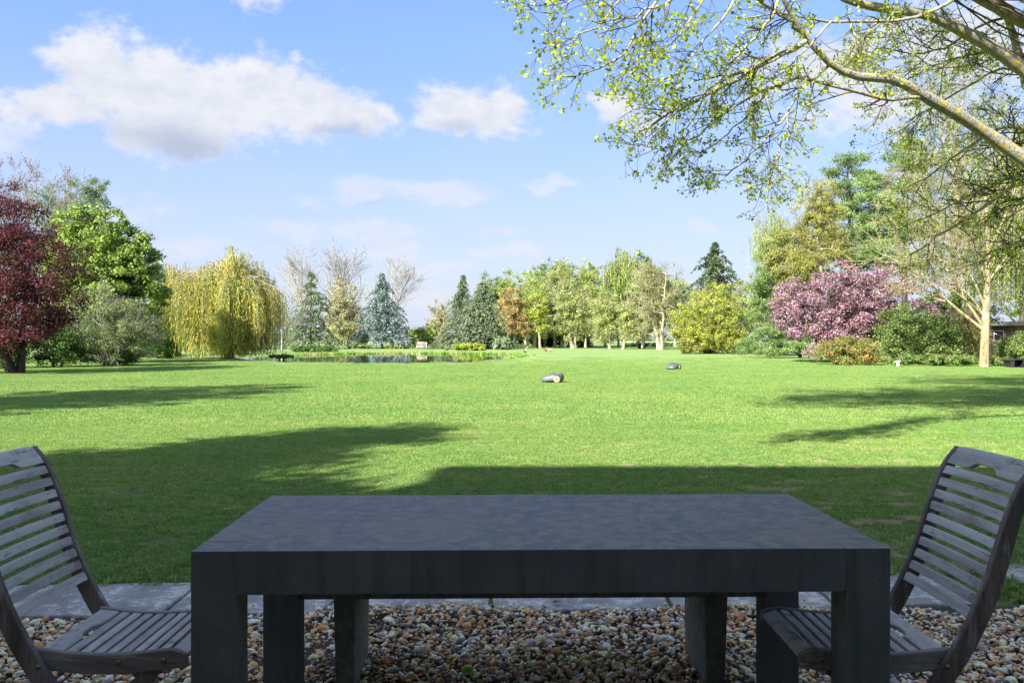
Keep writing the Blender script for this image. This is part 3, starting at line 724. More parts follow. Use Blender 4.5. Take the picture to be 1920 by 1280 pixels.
# deciduous trees beyond the pond
def fartree(name, label, px0, px1, top, D, lf, bk=BK_tan, base=None, clumps=90, n_per=55, leaf=.22, cr=.75, seed=1, cz=(.58, .42), sprigs=5, fork=.22, group=None, tpx=None, trunk_r=.2, twig_r=.03, surf=.8, **kw):
    X, W_, H = dims(px0, px1, top, D); tx = WX(tpx, D) if tpx else X
    e = [(X-tx, 0, H*cz[0], W_, W_*.8, H*cz[1]), (X-tx+W_*.2, 0, H*(cz[0]-.12), W_*.8, W_*.7, H*cz[1]*.7), (X-tx-W_*.25, 0, H*(cz[0]+.1), W_*.6, W_*.6, H*cz[1]*.75)]
    kw.setdefault('parent_mat2', BK_spring)
    return broad(name, label, tx, D, H, e, lf, bk, clumps=clumps, n_per=n_per, leaf=leaf, cr=cr, trunk_r=trunk_r, fork=fork, seed=seed, surf=surf, sprigs=sprigs, twig_r=twig_r, group=group, zmin=.9, **kw)
fartree('budding_tree', 'cream coloured budding tree between the cedar and the blue conifer', 596, 694, 520, 119, LF_tan, BK_pale, seed=61, n_per=34, clumps=210, tpx=650, sprigs=8, cz=(.5, .46))
fartree('slim_tree', 'thin pale tree with sparse pinkish twigs behind the bench', 798, 860, 556, 116, LF_tan, BK_tan, seed=62, clumps=70, n_per=22, tpx=819, sprigs=10, trunk_r=.13, cr=.7)
fartree('green_tree', 'deep green round tree top behind the cedar and copper tree', 918, 985, 500, 128, LF_chestnut, BK_tan, seed=63, clumps=90, n_per=60, leaf=.26)
fartree('pale_green_tree', 'pale green tree behind, its top left of the green round top', 885, 968, 506, 130, LF_airy, BK_grey, seed=64, clumps=150, n_per=55)
fartree('copper_tree', 'orange copper leaved young tree in the row beyond the pond', 926, 998, 530, 120, LF_copper, BK_pale, seed=65, clumps=150, tpx=966, n_per=55, leaf=.18, cr=.6, trunk_r=.16, cz=(.52, .43))
fartree('yellow_green_tree', 'yellow green tree right behind the copper tree', 970, 1040, 505, 123, LF_spring, BK_pale, seed=66, clumps=110, tpx=1002, trunk_r=.28, cz=(.55, .43))
A_ = 'tall spring trees in the row beyond the pond'
r1 = fartree('row_tree', 'tall pale green tree in the row, above the yellow green one', 985, 1075, 478, 134, LF_airy, BK_pale, seed=67, clumps=190, cz=(.55, .44), tpx=1021, group=A_, sprigs=8)
copy_tree(r1, (WX(1053, 130), 130, 0), 1.7, (1.05, 1.0, 1.0), 'cream leaved tall tree in the middle of the row', {'crown': LF_cream})
copy_tree(r1, (WX(1104, 136), 136, 0), 3.1, (1.0, 1.0, 1.02), 'pale green tall tree at the right of the row', {'crown': LF_spring})
copy_tree(r1, (WX(1065, 142), 142, 0), 4.6, (1.3, 1.1, 1.03), 'greyish tree top showing above the middle of the row', {'crown': LF_airy})
fartree('lime_tree', 'bright yellow green slender tree with pale trunk in the row', 985, 1032, 540, 118, LF_lime, BK_pale, seed=68, clumps=50, tpx=1013, n_per=60, cr=.7)
fartree('budding_tree', 'large cream budding tree with two pale trunks at the right of the row', 1028, 1112, 520, 119, LF_cream, BK_pale, seed=69, clumps=150, tpx=1076, stems=2, spread=.5, sprigs=10, trunk_r=.3, n_per=38, cz=(.54, .44))
fartree('budding_tree', 'cream budding tree with low branches right of the row, thin trunk', 1100, 1178, 535, 112, LF_cream, BK_pale, seed=70, clumps=130, tpx=1143, sprigs=10, n_per=40, cz=(.5, .47), fork=.1, trunk_r=.2)
fartree('small_tree', 'tan budding tree with slender stems before the tall birch', 1150, 1212, 565, 110, LF_cream, BK_pale, seed=71, clumps=80, tpx=1168, sprigs=9, n_per=40, fork=.15, trunk_r=.2)
D = 118; X, W_, H = dims(1130, 1235, 447, D)
weeping('tall_birch', 'tall yellow green birch above the row right of centre', WX(1170, D), D, H, 3.6, 3.2, LF_spring, BK_grey, boughs=70, strands=16, nleaf=20, leaf=.28, lw=.12, zlow=4.5, seed=72, toppow=.30, hs=(.15, .5), trunk_r=.25, step=.3)
fartree('dark_pine', 'dark green pine mass beside the tall birch', 1180, 1236, 462, 121, LF_pine, BK_dark, seed=73, clumps=70, n_per=110, leaf=.28, cr=.9, cz=(.62, .38), surf=.9, sprigs=2)
D = 104; X, W_, H = dims(1178, 1292, 482, D)
rw = fartree('pale_stemmed_tree', 'vase shaped tree with several pale bare stems left of the lime green shrub', 1178, 1290, 484, D, LF_cream, BK_pale, seed=74, clumps=260, n_per=16, leaf=.16, tpx=1238, stems=3, spread=.8, sprigs=12, cr=.9, trunk_r=.24, twig_r=.028, fork=.12, cz=(.56, .44), surf=.9, limbs=16, sprig_len=1.4, trunk_top=.85)
fartree('small_tree', 'small round olive tree with short dark trunk in the gap before the field', 1180, 1222, 590, 114, LF_olive, BK_dark, seed=75, clumps=40, tpx=1199, n_per=60, cz=(.62, .36), fork=.3)
bush('olive_bush', 'olive lower growth of the lime green shrub, close to the lawn', 1258, 1402, 592, 74, LF_olive, 170, 80, .12, seed=93, cr=.5, depth=1.6)
# understorey beyond the pond
r2 = fartree('row_tree', 'broad low spring tree filling the gap behind the copper tree', 945, 1035, 540, 131, LF_spring, BK_pale, seed=76, clumps=150, group=A_, sprigs=6, cz=(.5, .46), n_per=60)
copy_tree(r2, (WX(1040, 129), 129, 0), 1.1, (1.05, 1, 1.12), 'greyish green spring tree low in the middle of the row', {'crown': LF_airy})
copy_tree(r2, (WX(1098, 128), 128, 0), 2.3, (1.0, 1, 1.1), 'cream spring tree low at the right of the row', {'crown': LF_cream})
copy_tree(r2, (WX(1135, 133), 133, 0), 3.9, (1.0, 1, 1.15), 'cream green spring tree left of the tall birch foot', {'crown': LF_cream})
copy_tree(r2, (WX(1160, 134), 134, 0), 4.6, (1.1, 1, 1.3), 'yellow green spring tree behind the cream tree right of the row', {'crown': LF_spring})
copy_tree(r2, (WX(965, 134), 134, 0), 5.6, (1.0, 1, 1.2), 'yellowish spring tree behind the copper tree', {'crown': LF_spring})
copy_tree(r2, (WX(1205, 126), 126, 0), 5.2, (.9, 1, 1.1), 'olive spring tree low behind the vase shaped pale tree', {'crown': LF_olive})
copy_tree(r2, (WX(1275, 128), 128, 0), .6, (.9, 1, 1.1), 'pale grey green spring tree right of the vase shaped pale tree', {'crown': LF_airy})
bush('far_shrub', 'olive yellow bush behind the bench', 776, 838, 602, 124, LF_spring, 70, 60, .25, seed=81, cr=.8)
bush('far_shrub', 'pale yellowish bush right of the blue conifer', 745, 800, 612, 128, LF_cream, 60, 60, .25, seed=82, cr=.8)
bush('far_shrub', 'dark undergrowth behind the trunks at the left of the row', 900, 990, 606, 136, LF_hedge, 100, 70, .3, seed=83, cr=.9)
bush('far_shrub', 'dark undergrowth behind the trunks in the middle of the row', 980, 1070, 608, 138, LF_hedge, 100, 70, .3, seed=84, cr=.9)
bush('far_shrub', 'dark undergrowth behind the trunks at the right of the row', 1060, 1122, 612, 137, LF_hedge, 70, 70, .3, seed=85, cr=.9)
bush('juniper', 'low spreading juniper beside the golden mound with a dark base', 922, 962, 631, 104, LF_cedar, 40, 70, .2, seed=86, cr=.4)
bush('far_hedge', 'low dark green hedge in the gap behind the short dark trunk', 1160, 1350, 645, 150, LF_hedge, 110, 70, .3, seed=87, cr=.5, depth=1.5)
bush('bank_shrub', 'dark leafy shrub on the far bank under the cedar', 545, 640, 650.5, 84, LF_hedge, 90, 70, .16, seed=88, cr=.33, depth=1.0)
# golden mound hedge: clipped shape
bush('golden_mound', 'low clipped golden green hedge mound on the far bank right of the bench', 851, 918, 643.5, 96, LF_lime, 110, 110, .14, seed=89, cr=.28, depth=1.6)
bush('flower_bed', 'low reddish and green planting behind the far bank under the blue conifer', 640, 800, 650, 113, LF_rust, 70, 60, .18, seed=90, cr=.3, depth=1.0, cat='planting')
for (px_, D_, sc_, hz_, rz_, lb_, mt_) in [(925, 148, 1.25, 1.25, .3, 'tall hazy green tree behind the left end of the row', LF_airy), (985, 150, 1.4, 1.55, 1.9, 'hazy spring tree towering behind the lime green row tree', LF_spring),
        (1045, 152, 1.4, 1.75, 3.3, 'tallest hazy tree behind the middle of the row', LF_airy), (1110, 150, 1.35, 1.6, 4.4, 'hazy olive tree behind the right of the row', LF_olive),
        (1195, 149, 1.3, 1.6, 5.5, 'hazy green tree behind the vase shaped pale tree', LF_airy), (1265, 146, 1.2, 1.35, .9, 'hazy tree between the vase shaped tree and the lime green shrub', LF_cream)]:
    copy_tree(r2, (WX(px_, D_), D_, 0), rz_, (sc_, sc_, hz_), lb_, {'crown': mt_})
# distant woodland
gf = Geo(); rngf = np.random.default_rng(5)
n = 1500
xf = rngf.uniform(-420, 520, n); hf = 4.2+2.2*np.sin(xf*.05)+1.4*np.sin(xf*.17+1)+rngf.normal(size=n)*.6
Cf = np.stack([xf, 520+rngf.normal(size=n)*5, np.maximum(hf, 1)*rngf.random(n)**.5], 1)
clump_leaves(rngf, gf, Cf, rdir(rngf, n), 2.0, 12, 1.3, .8, .8)
o = gf.build('distant_woodland', LF_far); tag(o, kind='stuff')
# woodland edge behind the left trees and behind the right border
bush('woodland_shrub', 'grey green woodland shrub behind the willow and the bare trees', 440, 560, 560, 120, LF_airy, 110, 60, .3, seed=91, cr=1.0)
bush('woodland_shrub', 'pale shrub behind the cedar at the water', 600, 700, 590, 126, LF_cream, 90, 60, .3, seed=92, cr=.9)

# --- right side
D = 75; X, W_, H = dims(1255, 1398, 528, D)
broad('lime_shrub', 'wide bright lime green shrub left of the pines and the pink tree', X, D, H,
      [(0, 0, H*.42, W_*.97, 3, H*.42), (.5, 0, H*.62, W_*.62, 2.2, H*.38), (-1.6, -.5, H*.38, 1.9, 2, H*.3), (1.9, -.3, H*.45, 1.7, 2, H*.35), (-1, -1.2, H*.22, 2.6, 1.6, H*.22), (1.4, -1.2, H*.22, 2.4, 1.6, H*.22)],
      LF_lime, BK_tan, clumps=440, n_per=75, leaf=.13, cr=.5, trunk_r=.14, fork=.06, seed=101, surf=.65, limbs=10, sprigs=8, stems=3, spread=.6, zmin=.25, cat='bush', twig_r=.012)
broad('budding_tree', 'yellowish budding tree behind the right side of the lime green shrub', WX(1405, 80), 80, WZ(512, 80),
      [(0, 0, WZ(512, 80)*.52, 2.6, 2, WZ(512, 80)*.46)], LF_cream, BK_tan, clumps=170, n_per=50, leaf=.16, cr=.6, trunk_r=.12, fork=.2, seed=102, surf=.8, sprigs=9, twig_r=.016)
def pine(name, label, X, D, H, pads, lf=LF_pine, trunk_r=.22, seed=1, n_per=100, leaf=.24, cr=.55, bk=BK_dark, lean=(0, 0)):
    """pads: (dx, dy, z, rx, ry, rz) flat needle clouds carried by level limbs"""
    rng = np.random.default_rng(seed)
    root = empty(name, (X, D, 0), label=label, cat='tree')
    gt = Geo(); gb = Geo(); gl = Geo(True)
    tr_ = curve(rng, np.array([[0, 0, -.05]]), np.array([[lean[0], lean[1], H*.97]]), 10, [(0, 0, 0)], .012)
    gt.tubes(tr_, (trunk_r*np.linspace(1.1, .15, 10))[None], 8)
    for (dx, dy, z, rx, ry, rz) in pads:
        rx, ry, rz = rx*1.15, ry*1.25, rz*1.35; n = max(10, int(rx*ry*11))
        d = rdir(rng, n)*np.sqrt(rng.random((n, 1)))
        C = np.array([[dx, dy, z]])+d*np.array([[rx, ry, rz]])
        s0, _, _ = lerp_poly(tr_, np.full((1, 1), min(.98, max(.05, (z-.35)/(H*.97))))); s0 = s0[0]
        lb = curve(rng, s0, np.array([[dx, dy, z-.1]]), 6, [(0, 0, -.08)], .03)
        gt.tubes(lb, (trunk_r*.35*np.linspace(1, .3, 6))[None], 5)
        tw = curve(rng, np.repeat(lb[:, 4], n, 0), C, 4, np.tile([[0, 0, .05]], (n, 1)), .04)
        gb.tubes(tw, (.018*np.linspace(1, .5, 4))[None]*np.ones((n, 1)), 3)
        # needle bunches: narrow leaves pointing up and outwards
        m = n*n_per; ct = rng.random(n); Cq = np.repeat(C, n_per, 0); dq = rdir(rng, m)
        ps = Cq+dq*cr*rng.random((m, 1))**.6*np.array([[1, 1, .5]])
        gl.leaves(ps, dq+np.array([[0, 0, .7]]), rdir(rng, m)+np.array([[0, 0, .4]]), leaf*rng.uniform(.6, 1.2, m), leaf*.22, np.repeat(ct, n_per)*.5+rng.random(m)*.5)
    gt.build('trunk', bk, root, smooth=True); gb.build('branches', bk, root); gl.build('crown', lf, root)
    return root
def padpx(cx, D, lst, depth=0):
    """pads listed as photo centre (px,py), half sizes px -> metres relative to the trunk at cx"""
    s = D/F
    return [((x-cx)*s, random.Random(x*7+y).uniform(-1.2, .8)+depth, WZ(y, D), rx*s, max(.6, rx*s*.8), ry*s) for (x, y, rx, ry) in lst]
D = 64
pine('cloud_pine', 'blue green pine with rounded foliage layers left of the pink tree', WX(1462, D), D, WZ(430, D),
     padpx(1462, D, [(1425, 530, 30, 14), (1460, 505, 40, 18), (1440, 478, 30, 14), (1475, 450, 32, 14), (1445, 570, 34, 16), (1420, 595, 24, 10), (1480, 560, 26, 16), (1500, 480, 30, 14), (1520, 520, 34, 18), (1430, 555, 26, 14)]), seed=111)
D = 58
pine('spreading_pine', 'low spreading blue green pine lying on the lawn at the foot of the pink tree', WX(1500, D), D, WZ(600, D),
     padpx(1500, D, [(1405, 652, 26, 10), (1430, 640, 34, 14), (1460, 652, 32, 12), (1470, 625, 28, 12), (1440, 655, 30, 8), (1500, 640, 26, 16), (1440, 618, 24, 9)]), seed=112, trunk_r=.14, leaf=.18, cr=.45, n_per=150)
D = 68
weeping('weeping_birch', 'weeping birch with grey green hanging twigs, leftmost tall tree of the right side', WX(1447, D), D, WZ(356, D), 2.2, 1.8, LF_birch, BK_grey, boughs=34, strands=18, nleaf=18,
        leaf=.13, lw=.06, zlow=5, seed=113, toppow=.22, hs=(.15, .6), trunk_r=.14, drop=3.8)
D = 60; H = WZ(312, D)
broad('olive_leaved_tree', 'tall olive leaved tree with bare pale trunk above the pink blossom', WX(1545, D), D, H,
      [(-1.0, 0, H*.70, 1.3, 1.2, H*.25), (.3, 0, H*.78, 1.2, 1.2, H*.19), (.4, 0, H*.58, 1.7, 1.4, H*.13), (-1.6, 0, H*.48, 1.3, 1.2, H*.1)],
      LF_olive, BK_pale, clumps=300, n_per=85, leaf=.12, cr=.5, trunk_r=.16, fork=.42, seed=114, surf=.8, sprigs=4, hang=1.2, aspect=.35, twig_r=.012, lean=(-.1, 0), trunk_top=.85)
broad('olive_leaved_tree', 'lower yellowish olive tree left of the tall olive leaved one', WX(1502, 62), 62, WZ(425, 62),
      [(-.6, 0, WZ(425, 62)*.78, 2.2, 1.5, 2.3), (-.3, 0, WZ(425, 62)*.55, 1.6, 1.4, 1.5)], LF_olive, BK_pale, clumps=190, n_per=75, leaf=.13, cr=.55, trunk_r=.12, fork=.4, seed=115, surf=.8, sprigs=4, hang=.8, aspect=.4)
D = 66
pine('scots_pine', 'tall dark trunked pine behind the olive leaved tree', WX(1590, D), D, WZ(284, D),
     padpx(1590, D, [(1590, 300, 26, 14), (1575, 322, 22, 10), (1608, 330, 26, 10), (1580, 350, 22, 10), (1615, 365, 34, 12), (1605, 395, 36, 13), (1565, 400, 26, 12), (1625, 420, 34, 14), (1590, 445, 40, 14), (1560, 470, 30, 14), (1640, 455, 28, 12), (1610, 490, 40, 14), (1560, 440, 22, 10)], 0), seed=116, trunk_r=.26)
pine('scots_pine', 'tall bright green pine right of the dark trunked pine', WX(1695, 62), 62, WZ(262, 62),
     padpx(1695, 62, [(1690, 285, 28, 14), (1670, 310, 28, 12), (1715, 315, 30, 14), (1655, 340, 34, 12), (1700, 350, 36, 14), (1640, 372, 30, 10), (1680, 390, 38, 14), (1645, 415, 34, 12), (1700, 430, 44, 16), (1660, 455, 38, 14), (1630, 440, 22, 10), (1620, 480, 36, 14), (1690, 490, 44, 18)], 0), seed=117, trunk_r=.24)
# pink blossom tree
D = 47
broad('pink_blossom_tree', 'wide crab apple covered in pink blossom, branches drooping to the ground', WX(1568, D), D, WZ(482, D),
      [(-.6, 0, 3.5, 3.7, 2.8, 1.8), (-2.2, -.3, 2.9, 1.9, 2.0, 1.6), (1.2, 0, 4.3, 2.8, 2.4, 1.7), (0.2, -1.2, 2.4, 3.0, 1.6, 1.7), (-1.4, -1.2, 1.3, 1.1, .8, 1.1), (-2.6, -.6, 2.4, 1.2, 1.4, 1.1), (2.6, 0, 3.9, 2.0, 2, 1.6), (.6, -.8, 1.9, 2.4, 1.6, 1.2)],
      LF_pink, BK_dark, clumps=520, n_per=88, leaf=.095, cr=.42, trunk_r=.2, fork=.12, seed=121, surf=.6, limbs=14, sprigs=6, zmin=.3, aspect=.85, stems=2, spread=.4, twig_r=.008, hang=.4, tj=.75)
broad('pink_blossom_tree', 'smaller pink blossom bush among green shrubs left of the forked pale trunk', WX(1745, 44), 44, WZ(545, 44),
      [(0, 0, 2.4, 1.7, 1.4, 1.4)], LF_pink, BK_dark, clumps=60, n_per=60, leaf=.09, cr=.35, trunk_r=.08, fork=.15, seed=122, surf=.8, sprigs=6, aspect=.85, tj=.75)
# shrub border along the right
bush('border_shrub', 'low rusty green shrubs at the foot of the pink tree', 1535, 1660, 628, 41.5, LF_rust, 150, 100, .085, seed=131, depth=1.2)
bush('border_shrub', 'green shrub right of the small white post', 1640, 1735, 560, 43, LF_ivy, 190, 95, .09, seed=132, depth=1.5)
bush('border_shrub', 'green shrub with dark gaps between the post and the pale trunk', 1720, 1800, 575, 42.5, LF_ivy, 170, 95, .09, seed=133, depth=1.4)
bush('border_shrub', 'twiggy brown and green shrub just left of the pale trunk', 1780, 1850, 570, 43, LF_rust, 130, 80, .08, seed=134, depth=1.3, sprigs=12, bk=BK_tan)
bush('ground_cover', 'low ivy spilling onto the lawn edge left of the pale trunk', 1655, 1860, 662, 40.2, LF_ivy, 150, 90, .08, seed=135, depth=.7, cat='planting')
bush('hedge_shrub', 'rounded green bush right of the pale trunk, under the shed roof', 1858, 2010, 617, 43, LF_ivy, 260, 95, .09, seed=136, depth=1.6)
bush('ground_cover', 'low leafy plants at the foot of the pale trunk, beside the black mower shelter', 1855, 1900, 668, 40, LF_ivy, 50, 80, .07, seed=137, depth=.5, cat='planting')
bush('backing_shrub', 'tall green shrub behind the border and pink tree', 1690, 1860, 520, 50, LF_hedge, 260, 80, .13, seed=138)
bush('backing_shrub', 'green tree top above the shed', 1845, 2080, 515, 66, LF_birch, 260, 80, .16, seed=139)
bush('backing_shrub', 'dark woodland behind the pines and pink tree', 1480, 1700, 540, 74, LF_hedge, 220, 80, .18, seed=140, cr=.8)

# forked pale tree on the right
D = 38.8; bx = WX(1845, D)
root = empty('forked_tree', (bx, D, 0), label='pale barked tree with yellowish bare limbs fanning left, beside the right border', cat='tree')
def rel(pts): return np.array([P(x, y, D_)-np.array([bx, D, 0]) for (x, y, D_) in pts])
def smooth_poly(pts, K):
    pts = np.asarray(pts, float); d = np.concatenate([[0], np.cumsum(np.linalg.norm(np.diff(pts[:, :3], axis=0), axis=1))]); d /= d[-1]
    s = np.linspace(0, 1, K); o_ = np.stack([np.interp(s, d, pts[:, k]) for k in range(pts.shape[1])], 1)
    for _ in range(2): o_[1:-1] = (o_[:-2]+2*o_[1:-1]+o_[2:])/4
    return o_
rng = np.random.default_rng(77)
gt = Geo(); gb = Geo(); gl = Geo()
tr_ = smooth_poly(rel([(1845, 690, D), (1846, 650, D), (1847, 615, D), (1850, 560, D), (1853, 500, D), (1852, 430, D), (1846, 370, D), (1850, 320, D)]), 16)
gt.tubes(tr_[None], np.interp(np.linspace(0, 1, 16), [0, .08, .2, .5, 1], [.24, .195, .19, .13, .02])[None], 12)
LIMBS = [([(1846, 620), (1815, 595), (1785, 575), (1760, 548), (1738, 522), (1700, 500), (1660, 478), (1640, 470)], .11),
         ([(1843, 612), (1825, 580), (1805, 558), (1790, 535), (1775, 500), (1750, 470), (1710, 440), (1680, 425)], .10),
         ([(1848, 600), (1828, 560), (1800, 535), (1765, 520), (1735, 490), (1700, 455)], .08),
         ([(1850, 590), (1835, 540), (1810, 500), (1780, 450), (1755, 400), (1740, 380)], .09),
         ([(1852, 560), (1850, 520), (1835, 480), (1815, 440), (1800, 400), (1790, 350)], .08),
         ([(1848, 600), (1836, 575), (1810, 565), (1780, 535), (1750, 532), (1715, 535)], .05),
         ([(1852, 530), (1880, 490), (1910, 450), (1950, 420)], .08), ([(1852, 470), (1880, 420), (1900, 360), (1930, 300)], .08),
         ([(1738, 522), (1700, 520), (1670, 540), (1650, 545)], .035), ([(1850, 430), (1820, 370), (1780, 300), (1760, 240)], .07)]
LB = []
for k_, (pl, r_) in enumerate(LIMBS):
    dd_ = rng.uniform(-1.2, 1.2)
    c_ = smooth_poly(rel([(x, y, D+dd_*i_/len(pl)) for i_, (x, y) in enumerate(pl)]), 10)
    gt.tubes(c_[None], (r_*.75*np.linspace(1, .25, 10))[None], 7); LB.append(c_)
LB = np.stack(LB); LR = np.stack([r_*np.linspace(1, .3, 10) for _, r_ in LIMBS])
a1, ar1 = children(rng, LB, LR, 11, .25, .5, .6, up=.5, rf=.5, t0=.2, K=5, curl=.3); ar1 = np.maximum(ar1, .012); gb.tubes(a1, ar1, 4)
a2, ar2 = children(rng, a1, ar1, 6, .4, .8, .6, up=.4, rf=.6, t0=.2, K=4, curl=.4); ar2 = np.maximum(ar2, .009); gb.tubes(a2, ar2, 3)
a3, ar3 = children(rng, a2, ar2, 3, .4, .8, .6, up=.3, rf=.6, t0=.3, K=3, curl=.4); ar3 = np.maximum(ar3, .007); gb.tubes(a3, ar3, 3)
tp = a3[:, 1:].reshape(-1, 3); tp = tp[(rng.random(len(tp)) < .55) & (tp[:, 2] > 4.5)]; n = len(tp)
gl.leaves(tp, rdir(rng, n), rdir(rng, n), .07, .05, rng.random(n))
gt.build('trunk', BK_limb, root, smooth=True); gb.build('branches', BK_limb, root); gl.build('crown', LF_birch, root)

# tall weeping birches behind, filling the upper right
Hb = WZ(60, 50)
broad('weeping_birch', 'tall airy birch with fine leafy twigs behind the forked pale trunk', WX(1790, 50), 50, Hb,
      [(0, 0, Hb*.62, 5.0, 3.5, Hb*.36), (-1.2, 0, Hb*.42, 4.0, 3, Hb*.2), (2.2, 0, Hb*.5, 4.0, 3, Hb*.3), (-.5, 0, Hb*.85, 2.8, 2.2, Hb*.14)],
      LF_birch, BK_tan, clumps=520, n_per=42, leaf=.10, cr=.62, trunk_r=.2, fork=.3, seed=141, surf=.95, sprigs=12, hang=.9, aspect=.6, twig_r=.010, limbs=14, flat=1.1, sprig_len=1.5)
bare('bare_tree', 'twiggy budding tree above the shed at the right edge of the picture', WX(1915, 60), 60, 12.5, seed=143, r0=.2, bk=BK_spring, buds=(LF_olive, .6, .12), levels=(12, 7, 6, 3), minr=.010, ang=.9, trunk=.15)
weeping('weeping_birch', 'birch with hanging twigs at the right edge of the picture behind the trunk', WX(1930, 46), 46, WZ(150, 46), 4.4, 3.0, LF_birch, BK_grey, boughs=110, strands=16, nleaf=18,
        leaf=.10, lw=.055, zlow=2.0, seed=142, toppow=.6, hs=(.3, .9), trunk_r=.22, drop=9, step=.2, inner=.15)

# ------------------------------------------------------------------ overhanging tree (stands right of the picture)
OS = 1.25
TX, TY = 8.6*OS, 8.6*OS
root = empty('overhanging_tree', (TX, TY, 0), label='nearby tree reaching in from the right with lichened limbs and fresh yellow green leaves', cat='tree')
rng = np.random.default_rng(200)
T0 = np.array([TX, TY, 0.])
def relo(pts): return np.array([P(x, y, d*OS)-T0 for (x, y, d) in pts])
gt = Geo()
gt.tubes(smooth_poly([(0, 0, -.05), (.05, 0, 1), (0, .1, 2.2), (-.1, 0, 3.6), (0, 0, 5.5), (.1, .1, 7.5), (-.4, .4, 13.8)], 14)[None], (np.interp(np.linspace(0, 1, 14), [0, .1, .5, 1], [.36, .27, .2, .05]))[None], 14)
MAIN = [
 ([(2420, 470, 8.6), (2200, 440, 8.4), (2040, 385, 8.1), (1920, 298, 7.9), (1850, 250, 7.8), (1790, 211, 7.6), (1728, 180, 7.4), (1695, 153, 7.3), (1662, 141, 7.2), (1612, 151, 7.1), (1570, 137, 7), (1535, 103, 6.9), (1505, 65, 6.8), (1480, 25, 6.7), (1462, -12, 6.6), (1435, -80, 6.4)], [.13, .12, .11, .095, .085, .08, .066, .058, .053, .05, .045, .038, .032, .028, .024, .018]),
 ([(2420, 250, 8.7), (2150, 230, 8.7), (1990, 180, 8.6), (1922, 135, 8.5), (1872, 96, 8.4), (1800, 56, 8.2), (1745, 27, 8.1), (1690, 20, 8.0), (1640, 14, 7.9), (1590, 5, 7.8), (1550, -20, 7.7), (1500, -70, 7.6)], [.13, .12, .105, .1, .092, .082, .07, .062, .058, .05, .045, .035]),
 ([(2430, 90, 8.9), (2150, 90, 9.2), (1990, 70, 9.3), (1920, 44, 9.3), (1885, 22, 9.2), (1845, 2, 9.1), (1780, -35, 9), (1700, -90, 9)], [.13, .12, .11, .1, .095, .085, .07, .05]),
 ([(1990, 240, 9.4), (1925, 165, 9.4), (1912, 110, 9.4), (1898, 60, 9.4), (1880, 10, 9.3), (1860, -60, 9.2)], [.08, .07, .065, .06, .05, .04]),
]
for pl, rr in MAIN:
    pts = relo(pl); a4 = np.concatenate([pts, np.array(rr)[:, None]], 1)
    q = smooth_poly(a4, 40)
    wob = rng.normal(size=(40,))*.03
    gt.tubes(q[None, :, :3], (q[:, 3]*.70*OS*(1+wob))[None], 12)
gt.build('trunk', BK_lichen, root, smooth=True)
